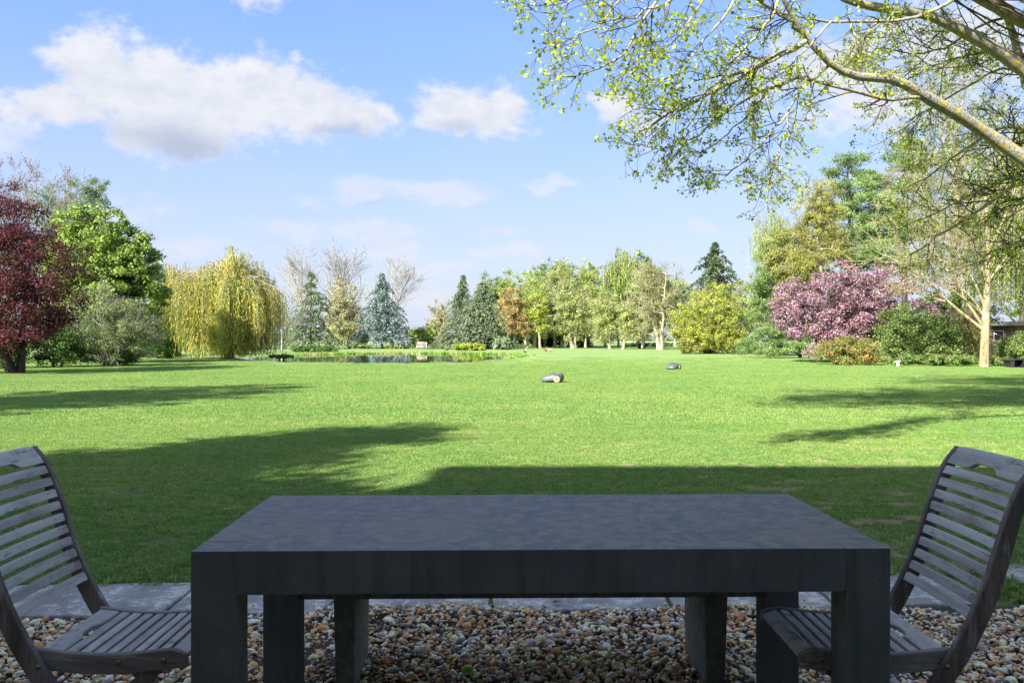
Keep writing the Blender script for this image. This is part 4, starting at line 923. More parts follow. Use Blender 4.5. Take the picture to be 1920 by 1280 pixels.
SEC = [
 ([(1728, 182), (1700, 190), (1650, 187), (1600, 175), (1550, 155), (1510, 143), (1475, 145), (1440, 165), (1395, 190), (1350, 215)], 7.4, 6.4, .018),
 ([(1552, 125), (1540, 137), (1510, 155), (1490, 185), (1475, 215), (1470, 240), (1468, 265), (1450, 300)], 7.0, 6.5, .014),
 ([(1510, 78), (1480, 95), (1450, 108), (1425, 118), (1400, 140), (1350, 165), (1300, 190), (1250, 215), (1190, 250)], 6.8, 6.0, .024),
 ([(1800, -10), (1770, 18), (1700, 35), (1650, 45), (1590, 45), (1560, 40), (1520, 32), (1475, 25), (1430, 28), (1395, 35)], 7.6, 6.6, .018),
 ([(1597, 46), (1605, 80), (1608, 110), (1620, 125), (1662, 137)], 7.2, 7.2, .013),
 ([(1462, -8), (1450, 20), (1440, 40), (1420, 70), (1400, 90), (1370, 120), (1340, 160), (1290, 200), (1240, 235)], 6.6, 5.9, .014),
 ([(1270, -60), (1225, 10), (1195, 60), (1175, 100), (1158, 117), (1130, 125), (1080, 150), (1045, 148), (1018, 140)], 5.6, 5.1, .011),
 ([(1210, -60), (1160, 0), (1130, 45), (1095, 70), (1070, 85), (1040, 90), (1020, 80)], 5.6, 5.1, .009),
 ([(1130, -40), (1080, -5), (1045, 20), (1015, 30), (990, 12)], 5.5, 5.2, .008),
 ([(1410, -40), (1355, 35), (1322, 80), (1290, 112), (1262, 150), (1235, 158), (1212, 142)], 6.0, 5.4, .011),
 ([(1340, -40), (1300, 30), (1262, 80), (1228, 100), (1198, 112)], 5.8, 5.3, .009),
 ([(1440, 165), (1405, 210), (1380, 240), (1340, 270), (1310, 288), (1282, 275)], 6.6, 6.2, .009),
 ([(1475, 215), (1445, 250), (1412, 290), (1380, 318), (1345, 332), (1318, 320)], 6.5, 6.2, .010),
 ([(1460, 285), (1452, 320), (1440, 345), (1425, 340)], 6.5, 6.4, .007),
 ([(1395, 190), (1350, 220), (1300, 258), (1262, 280), (1220, 276), (1178, 272)], 6.4, 5.9, .010),
 ([(1300, 190), (1260, 205), (1225, 205), (1195, 190), (1180, 185)], 6.1, 5.9, .008),
 ([(1500, 60), (1470, 30), (1420, 0), (1380, -30)], 6.8, 6.2, .014),
 ([(1480, 95), (1420, 130), (1360, 140), (1310, 150), (1270, 170)], 6.6, 6.0, .012),
 ([(1350, -60), (1280, -10), (1220, 20), (1160, 40), (1110, 40)], 5.8, 5.2, .012),
 ([(1560, 40), (1520, 80), (1480, 130), (1430, 160), (1400, 175)], 6.9, 6.4, .010),
 ([(1690, 15), (1640, 50), (1600, 90), (1570, 100)], 8.0, 7.4, .010),
 ([(1960, 335), (1905, 330), (1870, 342), (1820, 362), (1780, 388), (1735, 408)], 12.5, 11.5, .030),
 ([(2010, 355), (1920, 335), (1880, 360), (1850, 385), (1820, 405), (1785, 430), (1745, 447), (1705, 478)], 12.5, 11.0, .034),
 ([(1990, 400), (1930, 360), (1905, 385), (1895, 420), (1880, 450)], 12.5, 12.0, .025),
 ([(2000, 300), (1900, 225), (1840, 260), (1780, 300), (1730, 340), (1690, 360)], 11.5, 10.5, .025),
 ([(1990, 200), (1900, 120), (1830, 150), (1770, 190), (1700, 230)], 10.5, 9.5, .022),
 ([(1980, 130), (1900, 90), (1820, 100), (1750, 120), (1700, 150)], 10.5, 9.5, .02),
 ([(1900, 20), (1820, 60), (1760, 100), (1700, 100), (1650, 90)], 9.3, 8.5, .018),
 ([(2000, 480), (1930, 440), (1880, 470), (1830, 500)], 13, 12, .025),
]
gs = Geo(); gtw = Geo(); gl = Geo()
SP = []; SR = []
for pl, d0, d1, r_ in SEC:
    n_ = len(pl); q = smooth_poly(relo([(x, y, d0+(d1-d0)*i_/(n_-1)) for i_, (x, y) in enumerate(pl)]), 14)
    q[1:-1] += rng.normal(size=(12, 3))*.012
    rr = r_*OS*np.linspace(1, .35, 14); gs.tubes(q[None], rr[None], 7); SP.append(q); SR.append(rr)
SP = np.stack(SP); SR = np.stack(SR)
lens = np.linalg.norm(np.diff(SP, axis=1), axis=2).sum(1)
def sprout(idx, n1, n2, n3, l1, leafn, leaf, up=-.25, tintmax=1.):
    p0 = SP[idx]; r0 = SR[idx]
    b1, q1 = children(rng, p0, r0, n1, .7, 1.3, .75, up=up, rf=.55, t0=.12, t1=1, K=6, curl=.9, lenabs=l1, rend=.5)
    q1 = np.maximum(q1, .0025); gtw.tubes(b1, q1, 4)
    b2, q2 = children(rng, b1, q1, n2, .35, .65, .8, up=up, rf=.7, t0=.2, t1=1, K=5, curl=1.1, rend=.6)
    q2 = np.maximum(q2, .0018); gtw.tubes(b2, q2, 3)
    b3, q3 = children(rng, b2, q2, n3, .35, .7, .8, up=.2, rf=.8, t0=.3, t1=1, K=3, curl=1.0, rend=.6)
    q3 = np.maximum(q3, .0015); gtw.tubes(b3, q3, 3)
    tips = np.concatenate([b3[:, -1], b2[:, -1], b1[:, -1]]); dr = norm(np.concatenate([b3[:, -1]-b3[:, -2], b2[:, -1]-b2[:, -2], b1[:, -1]-b1[:, -2]]))
    m = len(tips); tn0 = np.clip(rng.beta(1.6, 1.6, m), 0, 1)*tintmax
    tips = np.repeat(tips, leafn, 0)+rng.normal(size=(m*leafn, 3))*leaf*.35; dr = np.repeat(dr, leafn, 0)
    U = dr*.5+rdir(rng, m*leafn)*.9+np.array([0, 0, -.25]); L = leaf*rng.uniform(.45, 1.2, m*leafn)
    gl.leaves(tips, U, rdir(rng, m*leafn)+np.array([0, 0, .5]), L, L*.72, np.clip(np.repeat(tn0, leafn)+rng.normal(size=m*leafn)*.12, 0, 1))
near = [6, 7, 8, 9, 10, 18]
mid_ = [0, 1, 2, 3, 4, 5, 11, 12, 13, 14, 15, 16, 17, 19, 20]
farb = [21, 22, 23, 24, 25, 26, 27, 28]
sprout(near, 12, 4, 2, .50, 2, .046)
sprout(mid_, 15, 4, 2, .48, 3, .037)
sprout(farb, 16, 6, 4, 1.1, 3, .046, up=.1, tintmax=1.1)
gs.build('side_branches', BK_lichen, root, smooth=True)
# the crown above and beside the picture, whose dappled shade falls on the lawn
Cc, Oc = ell_sample(rng, [(1.8-TX, 8.8-TY, 9, 3.4, 2.8, 2.2), (5.5-TX, 12.5-TY, 12, 3.8, 3.2, 3.2), (-.3-TX, 8.8-TY, 7.5, 1.8, 1.4, 1.0), (9.5-TX, 11-TY, 10, 4, 4, 4), (5.8-TX, 9.5-TY, 6.3, 3.0, .6, .8), (4.8-TX, 11.3-TY, 8.6, 2.6, 1.5, 1.2), (1.5-TX, 9.8-TY, 7.8, 2, 1.2, 1.1)], 800, .8, 4.6)
Cw = Cc+T0; vis = (Cw[:, 2] < 1.344+.45*Cw[:, 1]) & (Cw[:, 0] < .66*Cw[:, 1]+.3); Cc = Cc[~vis]; Oc = Oc[~vis]
clump_leaves(rng, gl, Cc, Oc, .65, 42, .125, .7, .6)
st_ = np.tile([[0, 0, 4.5]], (len(Cc), 1))+np.array([[0, 0, 1.]])*(rng.uniform(-1.5, 2.5, (len(Cc), 1))+np.clip(Cc[:, 2:3]-7, 0, 6)*.7)
gtw.tubes(curve(rng, st_, Cc, 6, np.tile([[0, 0, .1]], (len(Cc), 1)), .05), (.02*np.linspace(1, .3, 6))[None]*np.ones((len(Cc), 1)), 4)
gtw.build('twigs', BK_twig, root); gl.build('leaves', LF_pop, root)

# ------------------------------------------------------------------ trees standing left of the picture (their shade crosses the lawn)
def shade_tree(label, X, Y, H, r, seed, lf=LF_chestnut, zc=.62, rz=.36, **kw):
    return broad('garden_tree', label, X, Y, H, [(0, 0, H*zc, r, r, H*rz), (.4, .2, H*(zc-.1), r*.8, r*.8, H*rz*.8), (-.2, .3, H*(zc+.16), r*.6, r*.6, H*rz*.6)], lf, BK_grey,
                 clumps=260, n_per=60, leaf=.19, cr=.65, trunk_r=.2, fork=.25, seed=seed, surf=.8, sprigs=0, **kw)
shade_tree('leafy garden tree left of the lawn, outside the picture', -14.7, 12.0, 10.0, 3.5, 301, zc=.52, rz=.46)
shade_tree('slender garden tree left of the terrace, outside the picture', -8.7, 2.6, 8.4, 1.6, 302)
shade_tree('small garden tree beside the house corner, outside the picture', -6.9, 1.2, 5.4, 2.1, 303)

# ------------------------------------------------------------------ box / board helpers
def bevel_obj(o, w_, seg=2):
    md = o.modifiers.new('bevel', 'BEVEL'); md.width = w_; md.segments = seg; md.limit_method = 'ANGLE'; md.angle_limit = math.radians(35)
    for p_ in o.data.polygons: p_.use_smooth = True
    try:
        o.data.set_sharp_from_angle(angle=math.radians(35))
    except Exception: pass
    return o
BOXF = np.array([[0, 3, 2, 1], [4, 5, 6, 7], [0, 1, 5, 4], [1, 2, 6, 5], [2, 3, 7, 6], [3, 0, 4, 7]])
def box(name, a, b, m, parent=None, bev=0):
    x0, y0, z0 = a; x1, y1, z1 = b
    V = [(x0, y0, z0), (x1, y0, z0), (x1, y1, z0), (x0, y1, z0), (x0, y0, z1), (x1, y0, z1), (x1, y1, z1), (x0, y1, z1)]
    o = build(name, V, [BOXF], m, parent)
    if bev: bevel_obj(o, bev)
    return o
def prism(name, outline, y0, y1, m, parent=None, bev=0, axis='y'):
    """outline (x,z) polygon extruded along y"""
    n = len(outline); ol = np.asarray(outline, float)
    A = np.stack([ol[:, 0], np.full(n, y0), ol[:, 1]], 1); B = A.copy(); B[:, 1] = y1
    k = np.arange(n); q = np.stack([k, (k+1) % n, (k+1) % n+n, k+n], 1)
    o = build(name, np.concatenate([A, B]), [q, k[None, ::-1], (k+n)[None]], m, parent)
    bm_fix(o)
    if bev: bevel_obj(o, bev)
    return o
def bm_fix(o):
    import bmesh
    bm = bmesh.new(); bm.from_mesh(o.data); bmesh.ops.recalc_face_normals(bm, faces=bm.faces); bm.to_mesh(o.data); bm.free()
def band(center, half):
    """closed outline around an open centre line (x,z) with half widths"""
    c = np.asarray(center, float); t_ = norm(np.gradient(c, axis=0)); nrm_ = np.stack([-t_[:, 1], t_[:, 0]], 1)
    h = np.asarray(half)*np.ones(len(c))
    return np.concatenate([c+nrm_*h[:, None], (c-nrm_*h[:, None])[::-1]])

# ------------------------------------------------------------------ terrace: paving slabs, gravel
m_slab, t, out = mat('paving_stone')
p = t.pos()
n1 = t.noise(p, 5, 6, .65); n2 = t.noise(p, 28, 6, .7); n3 = t.noise(p, 110, 3)
c = t.mix(t.mrange(n1, .3, .7), (.26, .25, .235), (.40, .39, .365))
c = t.mix(t.mrange(t.math('ADD', t.math('MULTIPLY', n1, .4), t.math('MULTIPLY', n2, .6)), .50, .58), c, (.62, .61, .57))
c = t.mix(t.mrange(n3, .6, .75, 0, .6), c, (.07, .075, .07))
principled(t, out, c, .85, .3, bump=t.math('ADD', n2, t.math('MULTIPLY', n1, 1.5)), bstr=.5, bdist=.008)
pav = tag(empty('paving', (0, 0, 0)), kind='structure')
joints = [-4.3, -3.35, -2.52, -1.70, -.885, -.105, .80, 1.62, 2.45]
rngs = np.random.default_rng(9)
for k_ in range(len(joints)-1):
    x0, x1 = joints[k_]+.012, joints[k_+1]-.012
    skew = .05 if abs(joints[k_+1]+.885) < .01 else 0
    skl = .05 if abs(joints[k_]+.885) < .01 else 0
    jz = rngs.uniform(-.004, .004)
    ol = [(x0-skl, slab_line(x0, 0)+rngs.uniform(-.012, .012)), (x1-skew, slab_line(x1, 0)+rngs.uniform(-.012, .012)), (x1+skew, slab_line(x1, 1)), (x0+skl, slab_line(x0, 1))]
    # ragged edges: subdivide outline
    pts = []
    for q in range(4):
        a_ = np.array(ol[q]); b_ = np.array(ol[(q+1) % 4]); 
        for s_ in np.linspace(0, 1, 9)[:-1]: pts.append(a_+(b_-a_)*s_+rngs.normal(size=2)*.0035)
    pts = np.array(pts); n = len(pts)
    A = np.concatenate([pts, np.full((n, 1), -.02)], 1); B = np.concatenate([pts, np.full((n, 1), .022+jz)], 1)
    kk = np.arange(n); o = build('paving_slab', np.concatenate([A, B]), [np.stack([kk, (kk+1) % n, (kk+1) % n+n, kk+n], 1), (kk+n)[None]], m_slab, pav)
    bm_fix(o); bevel_obj(o, .006)
# single slab further right, past the grass tuft
o = build('paving_slab', [(2.80, 4.30, -.02), (3.9, 4.30, -.02), (3.9, 4.72, -.02), (2.80, 4.72, -.02), (2.80, 4.30, .02), (3.9, 4.30, .02), (3.9, 4.72, .02), (2.80, 4.72, .02)], [BOXF], m_slab, pav); bevel_obj(o, .008)

m_bed, t, out = mat('gravel_bed')
principled(t, out, t.mix(t.noise(t.pos(), 60, 5), (.03, .025, .02), (.12, .10, .08)), 1, .1)
o = build('gravel_ground', [(-6, -1.3, .004), (6, -1.3, .004), (6, 4.14, .004), (2.5, 4.02, .004), (-6, 3.72, .004)], [np.array([[0, 1, 2, 3, 4]])], m_bed); tag(o, kind='structure')
m_peb, t, out = mat('flint_pebble')
p = t.pos(); c = t.attrc('stone_col')
c = t.mix(t.mrange(t.noise(p, 130, 4), .45, .7, 0, .5), c, t.mix(1.0, c, (1.6, 1.5, 1.4), 'MULTIPLY'))
c = t.mix(t.mrange(t.noise(p, 300, 2), .55, .75, 0, .35), c, (.05, .04, .035))
principled(t, out, c, .55, .45, bump=t.noise(p, 220, 3), bstr=.25, bdist=.003)
# icosphere base shape
ph = (1+5**.5)/2
IV = norm(np.array([(-1, ph, 0), (1, ph, 0), (-1, -ph, 0), (1, -ph, 0), (0, -1, ph), (0, 1, ph), (0, -1, -ph), (0, 1, -ph), (ph, 0, -1), (ph, 0, 1), (-ph, 0, -1), (-ph, 0, 1)], float))
IF = np.array([(0, 11, 5), (0, 5, 1), (0, 1, 7), (0, 7, 10), (0, 10, 11), (1, 5, 9), (5, 11, 4), (11, 10, 2), (10, 7, 6), (7, 1, 8), (3, 9, 4), (3, 4, 2), (3, 2, 6), (3, 6, 8), (3, 8, 9), (4, 9, 5), (2, 4, 11), (6, 2, 10), (8, 6, 7), (9, 8, 1)])
# one subdivision kept for the near stones
def subdiv(Vv, Ff):
    e = {}; Vl = list(map(tuple, Vv)); out_ = []
    def mid(a, b):
        k = (min(a, b), max(a, b))
        if k not in e: e[k] = len(Vl); m_ = np.array(Vl[a])+np.array(Vl[b]); Vl.append(tuple(m_/np.linalg.norm(m_)))
        return e[k]
    for a, b, c_ in Ff:
        x, y, z = mid(a, b), mid(b, c_), mid(c_, a); out_ += [(a, x, z), (b, y, x), (c_, z, y), (x, y, z)]
    return np.array(Vl), np.array(out_)
IV2, IF2 = subdiv(IV, IF)
PAL = np.array([s2l(*c_) for c_ in [(176, 154, 128), (150, 116, 80), (196, 180, 158), (130, 130, 136), (96, 98, 106), (205, 200, 194), (160, 126, 94), (140, 100, 74), (216, 198, 168), (150, 150, 154), (172, 146, 112), (116, 106, 96), (186, 184, 184), (190, 168, 138)]])
def pebbles(rng, C, size, name, Vb, Fb):
    N = len(C); nv = len(Vb)
    ax = size[:, None]*np.stack([rng.uniform(.8, 1.4, N), rng.uniform(.55, 1.0, N), rng.uniform(.28, .6, N)], 1)
    # low-frequency bumps shared pattern rotated per stone
    Q = rng.normal(size=(N, 4)); Q /= np.linalg.norm(Q, axis=1, keepdims=True)
    w_, x, y, z = Q.T
    Rm = np.stack([np.stack([1-2*(y*y+z*z), 2*(x*y-z*w_), 2*(x*z+y*w_)], 1), np.stack([2*(x*y+z*w_), 1-2*(x*x+z*z), 2*(y*z-x*w_)], 1), np.stack([2*(x*z-y*w_), 2*(y*z+x*w_), 1-2*(x*x+y*y)], 1)], 1)
    jr = .3 if nv == 12 else .17; disp = 1+rng.uniform(-jr, jr, (N, nv, 1))
    k1 = rng.normal(size=(N, 1, 3)); disp += .26*np.sin((Vb[None]*k1*1.8).sum(-1, keepdims=True))
    Vs = Vb[None]*disp*ax[:, None]
    # mostly lying flat: limited tilt
    a = rng.uniform(0, 2*math.pi, N); tl = rng.normal(size=N)*.5; tl2 = rng.normal(size=N)*.4
    ca, sa, ct, st, cu, su = np.cos(a), np.sin(a), np.cos(tl), np.sin(tl), np.cos(tl2), np.sin(tl2)
    Rz = np.zeros((N, 3, 3)); Rz[:, 0, 0] = ca; Rz[:, 0, 1] = -sa; Rz[:, 1, 0] = sa; Rz[:, 1, 1] = ca; Rz[:, 2, 2] = 1
    Rx = np.zeros((N, 3, 3)); Rx[:, 0, 0] = 1; Rx[:, 1, 1] = ct; Rx[:, 1, 2] = -st; Rx[:, 2, 1] = st; Rx[:, 2, 2] = ct
    Ry = np.zeros((N, 3, 3)); Ry[:, 1, 1] = 1; Ry[:, 0, 0] = cu; Ry[:, 0, 2] = su; Ry[:, 2, 0] = -su; Ry[:, 2, 2] = cu
    M = Rz@Rx@Ry
    Vs = np.einsum('nij,nvj->nvi', M, Vs)+C[:, None]
    Fc = (Fb[None]+(np.arange(N)*nv)[:, None, None]).reshape(-1, 3)
    ci = rng.choice(len(PAL), N); cc = np.minimum(PAL[ci]*rng.uniform(1.1, 2.5, (N, 1))*np.array([[1.10, 1.0, .80]]), .85)
    colr = np.concatenate([np.repeat(cc, len(Fb), 0), np.ones((N*len(Fb), 1))], 1)
    o = build(name, Vs.reshape(-1, 3), [Fc], m_peb, attrs={'stone_col': ('FACE', 'FLOAT_COLOR', colr)})
    return o
rngp = np.random.default_rng(17)
def gravel_height(x, y):
    e = slab_line(x, 0)
    heap = .035*np.exp(-((x+.35)/.55)**2-((y-e+.03)/.13)**2)+.02*np.exp(-((x-.9)/.5)**2-((y-e+.1)/.2)**2)
    dip = -.012*np.exp(-((y-e+.02)/.04)**2)*(np.abs(x+.35) > .55)
    return .012+heap+dip+.012*np.sin(x*3.1+1)*np.sin(y*4.3)+.006*np.sin(x*9)*np.sin(y*7+2)
N = 35000
x = rngp.uniform(-3.1, 3.1, N); y = rngp.uniform(2.35, 4.1, N)
ok = (y < slab_line(x, 0)-.012+.055*np.exp(-((x+.35)/.5)**2)*rngp.random(N)) & (np.abs(x) < .68*y+.35); x, y = x[ok], y[ok]
sz = np.clip(rngp.lognormal(math.log(.0101), .34, len(x)), .005, .024)
z = gravel_height(x, y)+sz*.2+rngp.uniform(-.008, .008, len(x))
C = np.stack([x, y, z], 1)
xs2 = rngp.uniform(-2.6, 2.6, 34); C = np.concatenate([C, np.stack([xs2, slab_line(xs2, 0)+rngp.exponential(.05, 34)+.01, np.full(34, .028)], 1)]); sz = np.concatenate([sz, rngp.uniform(.006, .014, 34)])
bigm = sz > .0185
o = pebbles(rngp, C[bigm], sz[bigm], 'gravel', IV2, IF2); tag(o, kind='stuff')
o = pebbles(rngp, C[~bigm], sz[~bigm], 'gravel', IV, IF); tag(o, kind='stuff')
# the gravel nearer the house, coarser
N = 1800
x = rngp.uniform(-4, 4, N); y = rngp.uniform(-.6, 2.4, N); sz = rngp.uniform(.02, .034, N)
o = pebbles(rngp, np.stack([x, y, np.full(N, .01)], 1), sz, 'gravel', IV, IF); tag(o, kind='stuff')
# dead leaf and stones on the slab, fallen twigs
m_dead, t, out = mat('dead_leaf'); principled(t, out, (.20, .09, .045), .7, .2)
def fallen_leaf(x, y, zz, s, rz, label, m=m_dead):
    ga = np.linspace(0, 1, 7); V = []
    for k_, q in enumerate(ga):
        wd_ = math.sin(q*math.pi)**.8*s*.32; V += [((q-.5)*s, -wd_, .012*math.sin(q*3)), ((q-.5)*s, 0, .002), ((q-.5)*s, wd_, .010*math.sin(q*3+.5))]
    Fc = []
    for k_ in range(6):
        b0 = k_*3; Fc += [(b0, b0+3, b0+4, b0+1), (b0+1, b0+4, b0+5, b0+2)]
    o = build('dead_leaf', V, [np.array(Fc)], m, loc=(x, y, zz), smooth=True); o.rotation_euler = (0, 0, rz)
    return tag(o, label, 'leaf')
fallen_leaf(.225, 3.985, .034, .05, .5, 'single brown dead leaf lying on the pale paving slab behind the table')
def stick(pts, r, label):
    q = smooth_poly(pts, 12); g_ = Geo(); g_.tubes(q[None], (r*np.linspace(1, .5, 12))[None], 5)
    o = g_.build('fallen_twig', BK_dark, None, True); tag(o, label, 'twig')
stick([(-.66, 3.72, .05), (-.60, 3.67, .045), (-.5, 3.63, .04), (-.38, 3.62, .04)], .0035, 'dark curved twig on the gravel beside the left bench leg')
stick([(-.40, 3.30, .04), (-.30, 3.24, .045), (-.22, 3.20, .04)], .003, 'short straight twig on the gravel in the middle under the table')
# small weeds in the gravel
def weed(x, y, s, label, seed, lf=LF_bright):
    r_ = np.random.default_rng(seed); g_ = Geo(); n = 26; a = r_.uniform(0, 6.28, n); el = r_.uniform(.2, 1.2, n)
    U = np.stack([np.cos(a)*np.cos(el), np.sin(a)*np.cos(el), np.sin(el)], 1)
    g_.leaves(U*s*.15, U, rdir(r_, n), s*r_.uniform(.5, 1, n), s*.35, r_.random(n)*.6)
    o = g_.build('weed', lf, None, False, (x, y, .035)); tag(o, label, 'weed')
weed(-.17, 3.14, .03, 'tiny green weed growing in the gravel under the middle of the table', 1)
weed(1.03, 3.09, .045, 'green weed seedlings in the gravel near the bottom edge, left of the chair', 2)
weed(1.10, 3.14, .035, 'small weed just right of the larger seedlings in the gravel', 3)

# ------------------------------------------------------------------ table
m_conc, t, out = mat('dark_concrete')
p = t.objc()
n1 = t.noise(p, 3.5, 5, .6); n2 = t.noise(p, 16, 6, .7); n3 = t.noise(p, 140, 3, .6); str_ = t.noise(t.scale(p, (9, 9, .7)), 2, 4)
spk = t.noise(p, 75, 2, .5)
c = t.mix(t.mrange(n1, .3, .7), (.088, .098, .106), (.125, .134, .140))
c = t.mix(t.mrange(str_, .45, .65, 0, .8), c, (.068, .080, .080))
c = t.mix(t.mrange(t.noise(p, 7, 6, .75), .55, .7, 0, .35), c, (.13, .135, .14))
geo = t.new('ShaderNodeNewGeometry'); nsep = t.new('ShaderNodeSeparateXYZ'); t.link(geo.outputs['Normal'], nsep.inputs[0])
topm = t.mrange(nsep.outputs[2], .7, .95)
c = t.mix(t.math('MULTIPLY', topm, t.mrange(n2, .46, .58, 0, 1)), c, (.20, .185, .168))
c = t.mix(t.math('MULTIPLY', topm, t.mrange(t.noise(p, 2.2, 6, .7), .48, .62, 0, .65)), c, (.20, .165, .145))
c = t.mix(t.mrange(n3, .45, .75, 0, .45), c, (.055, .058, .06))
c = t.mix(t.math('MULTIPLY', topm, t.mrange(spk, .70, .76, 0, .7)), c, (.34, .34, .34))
ro = t.mrange(n2, .35, .65, .58, .68)
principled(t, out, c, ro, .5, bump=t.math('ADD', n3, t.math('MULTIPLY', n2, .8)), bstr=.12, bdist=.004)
m_conc2, t, out = mat('mottled_concrete')
p = t.objc(); n2 = t.noise(p, 30, 6, .75)
c = t.mix(t.mrange(n2, .35, .7), (.09, .10, .10), (.20, .20, .175)); c = t.mix(t.mrange(t.noise(p, 90, 3), .62, .7, 0, .8), c, (.25, .25, .2))
principled(t, out, c, .8, .4, bump=n2, bstr=.3, bdist=.004)

tw, td, th = 2.0, .81, .744
tb = empty('dining_table', (.082, 2.69, 0), math.radians(1.05), label='dark grey concrete dining table with thick top and square corner legs', cat='table')
# top with notched corners for the legs
lx, ly = .127, .112
hx, hy = tw/2, td/2
ol = [(-hx+lx, -hy), (hx-lx, -hy), (hx-lx, -hy+ly), (hx, -hy+ly), (hx, hy-ly), (hx-lx, hy-ly), (hx-lx, hy), (-hx+lx, hy), (-hx+lx, hy-ly), (-hx, hy-ly), (-hx, -hy+ly), (-hx+lx, -hy+ly)]
n = len(ol); A = [(x_, y_, th-.125) for x_, y_ in ol]; B = [(x_, y_, th) for x_, y_ in ol]; k = np.arange(n)
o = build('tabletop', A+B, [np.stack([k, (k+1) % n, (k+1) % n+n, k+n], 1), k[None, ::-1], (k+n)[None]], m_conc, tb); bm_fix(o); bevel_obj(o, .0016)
for sx_ in (-1, 1):
    for sy_ in (-1, 1):
        x0 = sx_*hx if sx_ < 0 else hx-lx+.001; x1 = x0+lx-.0005
        y0 = -hy if sy_ < 0 else hy-ly+.001; y1 = y0+ly-.001
        o = box('leg', (x0, y0, 0), (x1, y1, th-.0006), m_conc, tb); bevel_obj(o, .0016)
# little white droppings / specks on the top are real bits
# ------------------------------------------------------------------ bench behind the table
bn = empty('concrete_bench', (.06, 2.99+.0, 0), math.radians(1.05), label='dark concrete bench behind the table, its two slab legs seen below the tabletop', cat='bench')
o = box('seat', (-.98, .02, .37), (1.0, .42, .45), m_conc2, bn); bevel_obj(o, .004)
def pleg(xa, xb):
    # slab leg tapering slightly towards the ground
    V = [(xa+.006, .06, 0), (xb-.006, .06, 0), (xb-.006, .40, 0), (xa+.006, .40, 0), (xa, .04, .369), (xb, .04, .369), (xb, .40, .369), (xa, .40, .369)]
    o = build('leg', V, [BOXF], m_conc2, bn); bevel_obj(o, .005)
pleg(WX(630, 3.06)-.06, WX(669, 3.06)-.06)
pleg(WX(1317, 3.1)-.06, WX(1358, 3.1)-.06)

# ------------------------------------------------------------------ folding chairs
def wood(name, sc, c0=(.16, .14, .13), c1=(.36, .335, .325)):
    m, t, out = mat(name)
    p = t.objc(); q = t.scale(p, sc)
    n1 = t.noise(q, 9, 6, .65, dist=.6); n2 = t.noise(q, 34, 4, .7); n3 = t.noise(p, 6, 3)
    n4 = t.noise(t.scale(p, tuple(max(.4, s_*.35) for s_ in sc)), 22, 5, .7)
    c = t.mix(t.mrange(n1, .32, .68), c0, c1)
    c = t.mix(t.mrange(n4, .55, .72, 0, .55), c, (.045, .038, .034))
    c = t.mix(t.mrange(n2, .55, .7, 0, .6), c, (.52, .51, .51))
    c = t.mix(t.mrange(n3, .55, .7, 0, .4), c, (.24, .17, .14))
    oi = t.new('ShaderNodeObjectInfo').outputs['Random']
    c = t.mix(t.mrange(oi, 0, 1, 0, .55, False), c, t.mix(1.0, c, (.62, .60, .58), 'MULTIPLY'))
    c = t.mix(t.mrange(t.noise(q, 60, 3, .8), .6, .68, 0, .7), c, (.05, .045, .04))
    principled(t, out, c, .8, .25, bump=t.math('ADD', n2, n1), bstr=.5, bdist=.004)
    return m
WDX = wood('weathered_teak_along', (.12, 1, 1)); WDY = wood('weathered_teak_across', (1, .10, 1)); WDZ = wood('weathered_teak_upright', (1, 1, .12), (.11, .09, .08), (.25, .22, .205))
WDS = wood('weathered_teak_slats', (1, .10, 1), (.33, .32, .315), (.62, .61, .60))
m_brass, t, out = mat('aged_brass'); principled(t, out, (.32, .25, .14), .4, .5, Metallic=1.0)
def disc(name, c_, r_, h_, m, parent, axis=1, seg=14):
    a = np.arange(seg)*2*math.pi/seg
    prof = [(0, r_), (h_*.6, r_), (h_, r_*.6), (h_, .0)]
    V = []; 
    for d_, q in prof:
        for k_ in a:
            v_ = [math.cos(k_)*q, math.sin(k_)*q]
            V.append((c_[0]+v_[0], c_[1]+d_, c_[2]+v_[1]) if axis == 1 else (c_[0]+v_[0], c_[1]+v_[1], c_[2]+d_))
    Fc = []
    for i_ in range(len(prof)-1):
        for j_ in range(seg): Fc.append((i_*seg+j_, i_*seg+(j_+1) % seg, (i_+1)*seg+(j_+1) % seg, (i_+1)*seg+j_))
    return build(name, V, [np.array(Fc)], m, parent, smooth=True)
FRONT = [(.26, 0), (.19, .12), (.12, .23), (.06, .32), (.008, .40), (-.055, .51), (-.095, .61), (-.125, .70), (-.15, .785), (-.18, .868), (-.208, .93), (-.25, .968)]
def resample(pts, K):
    return smooth_poly(np.asarray(pts, float), K)
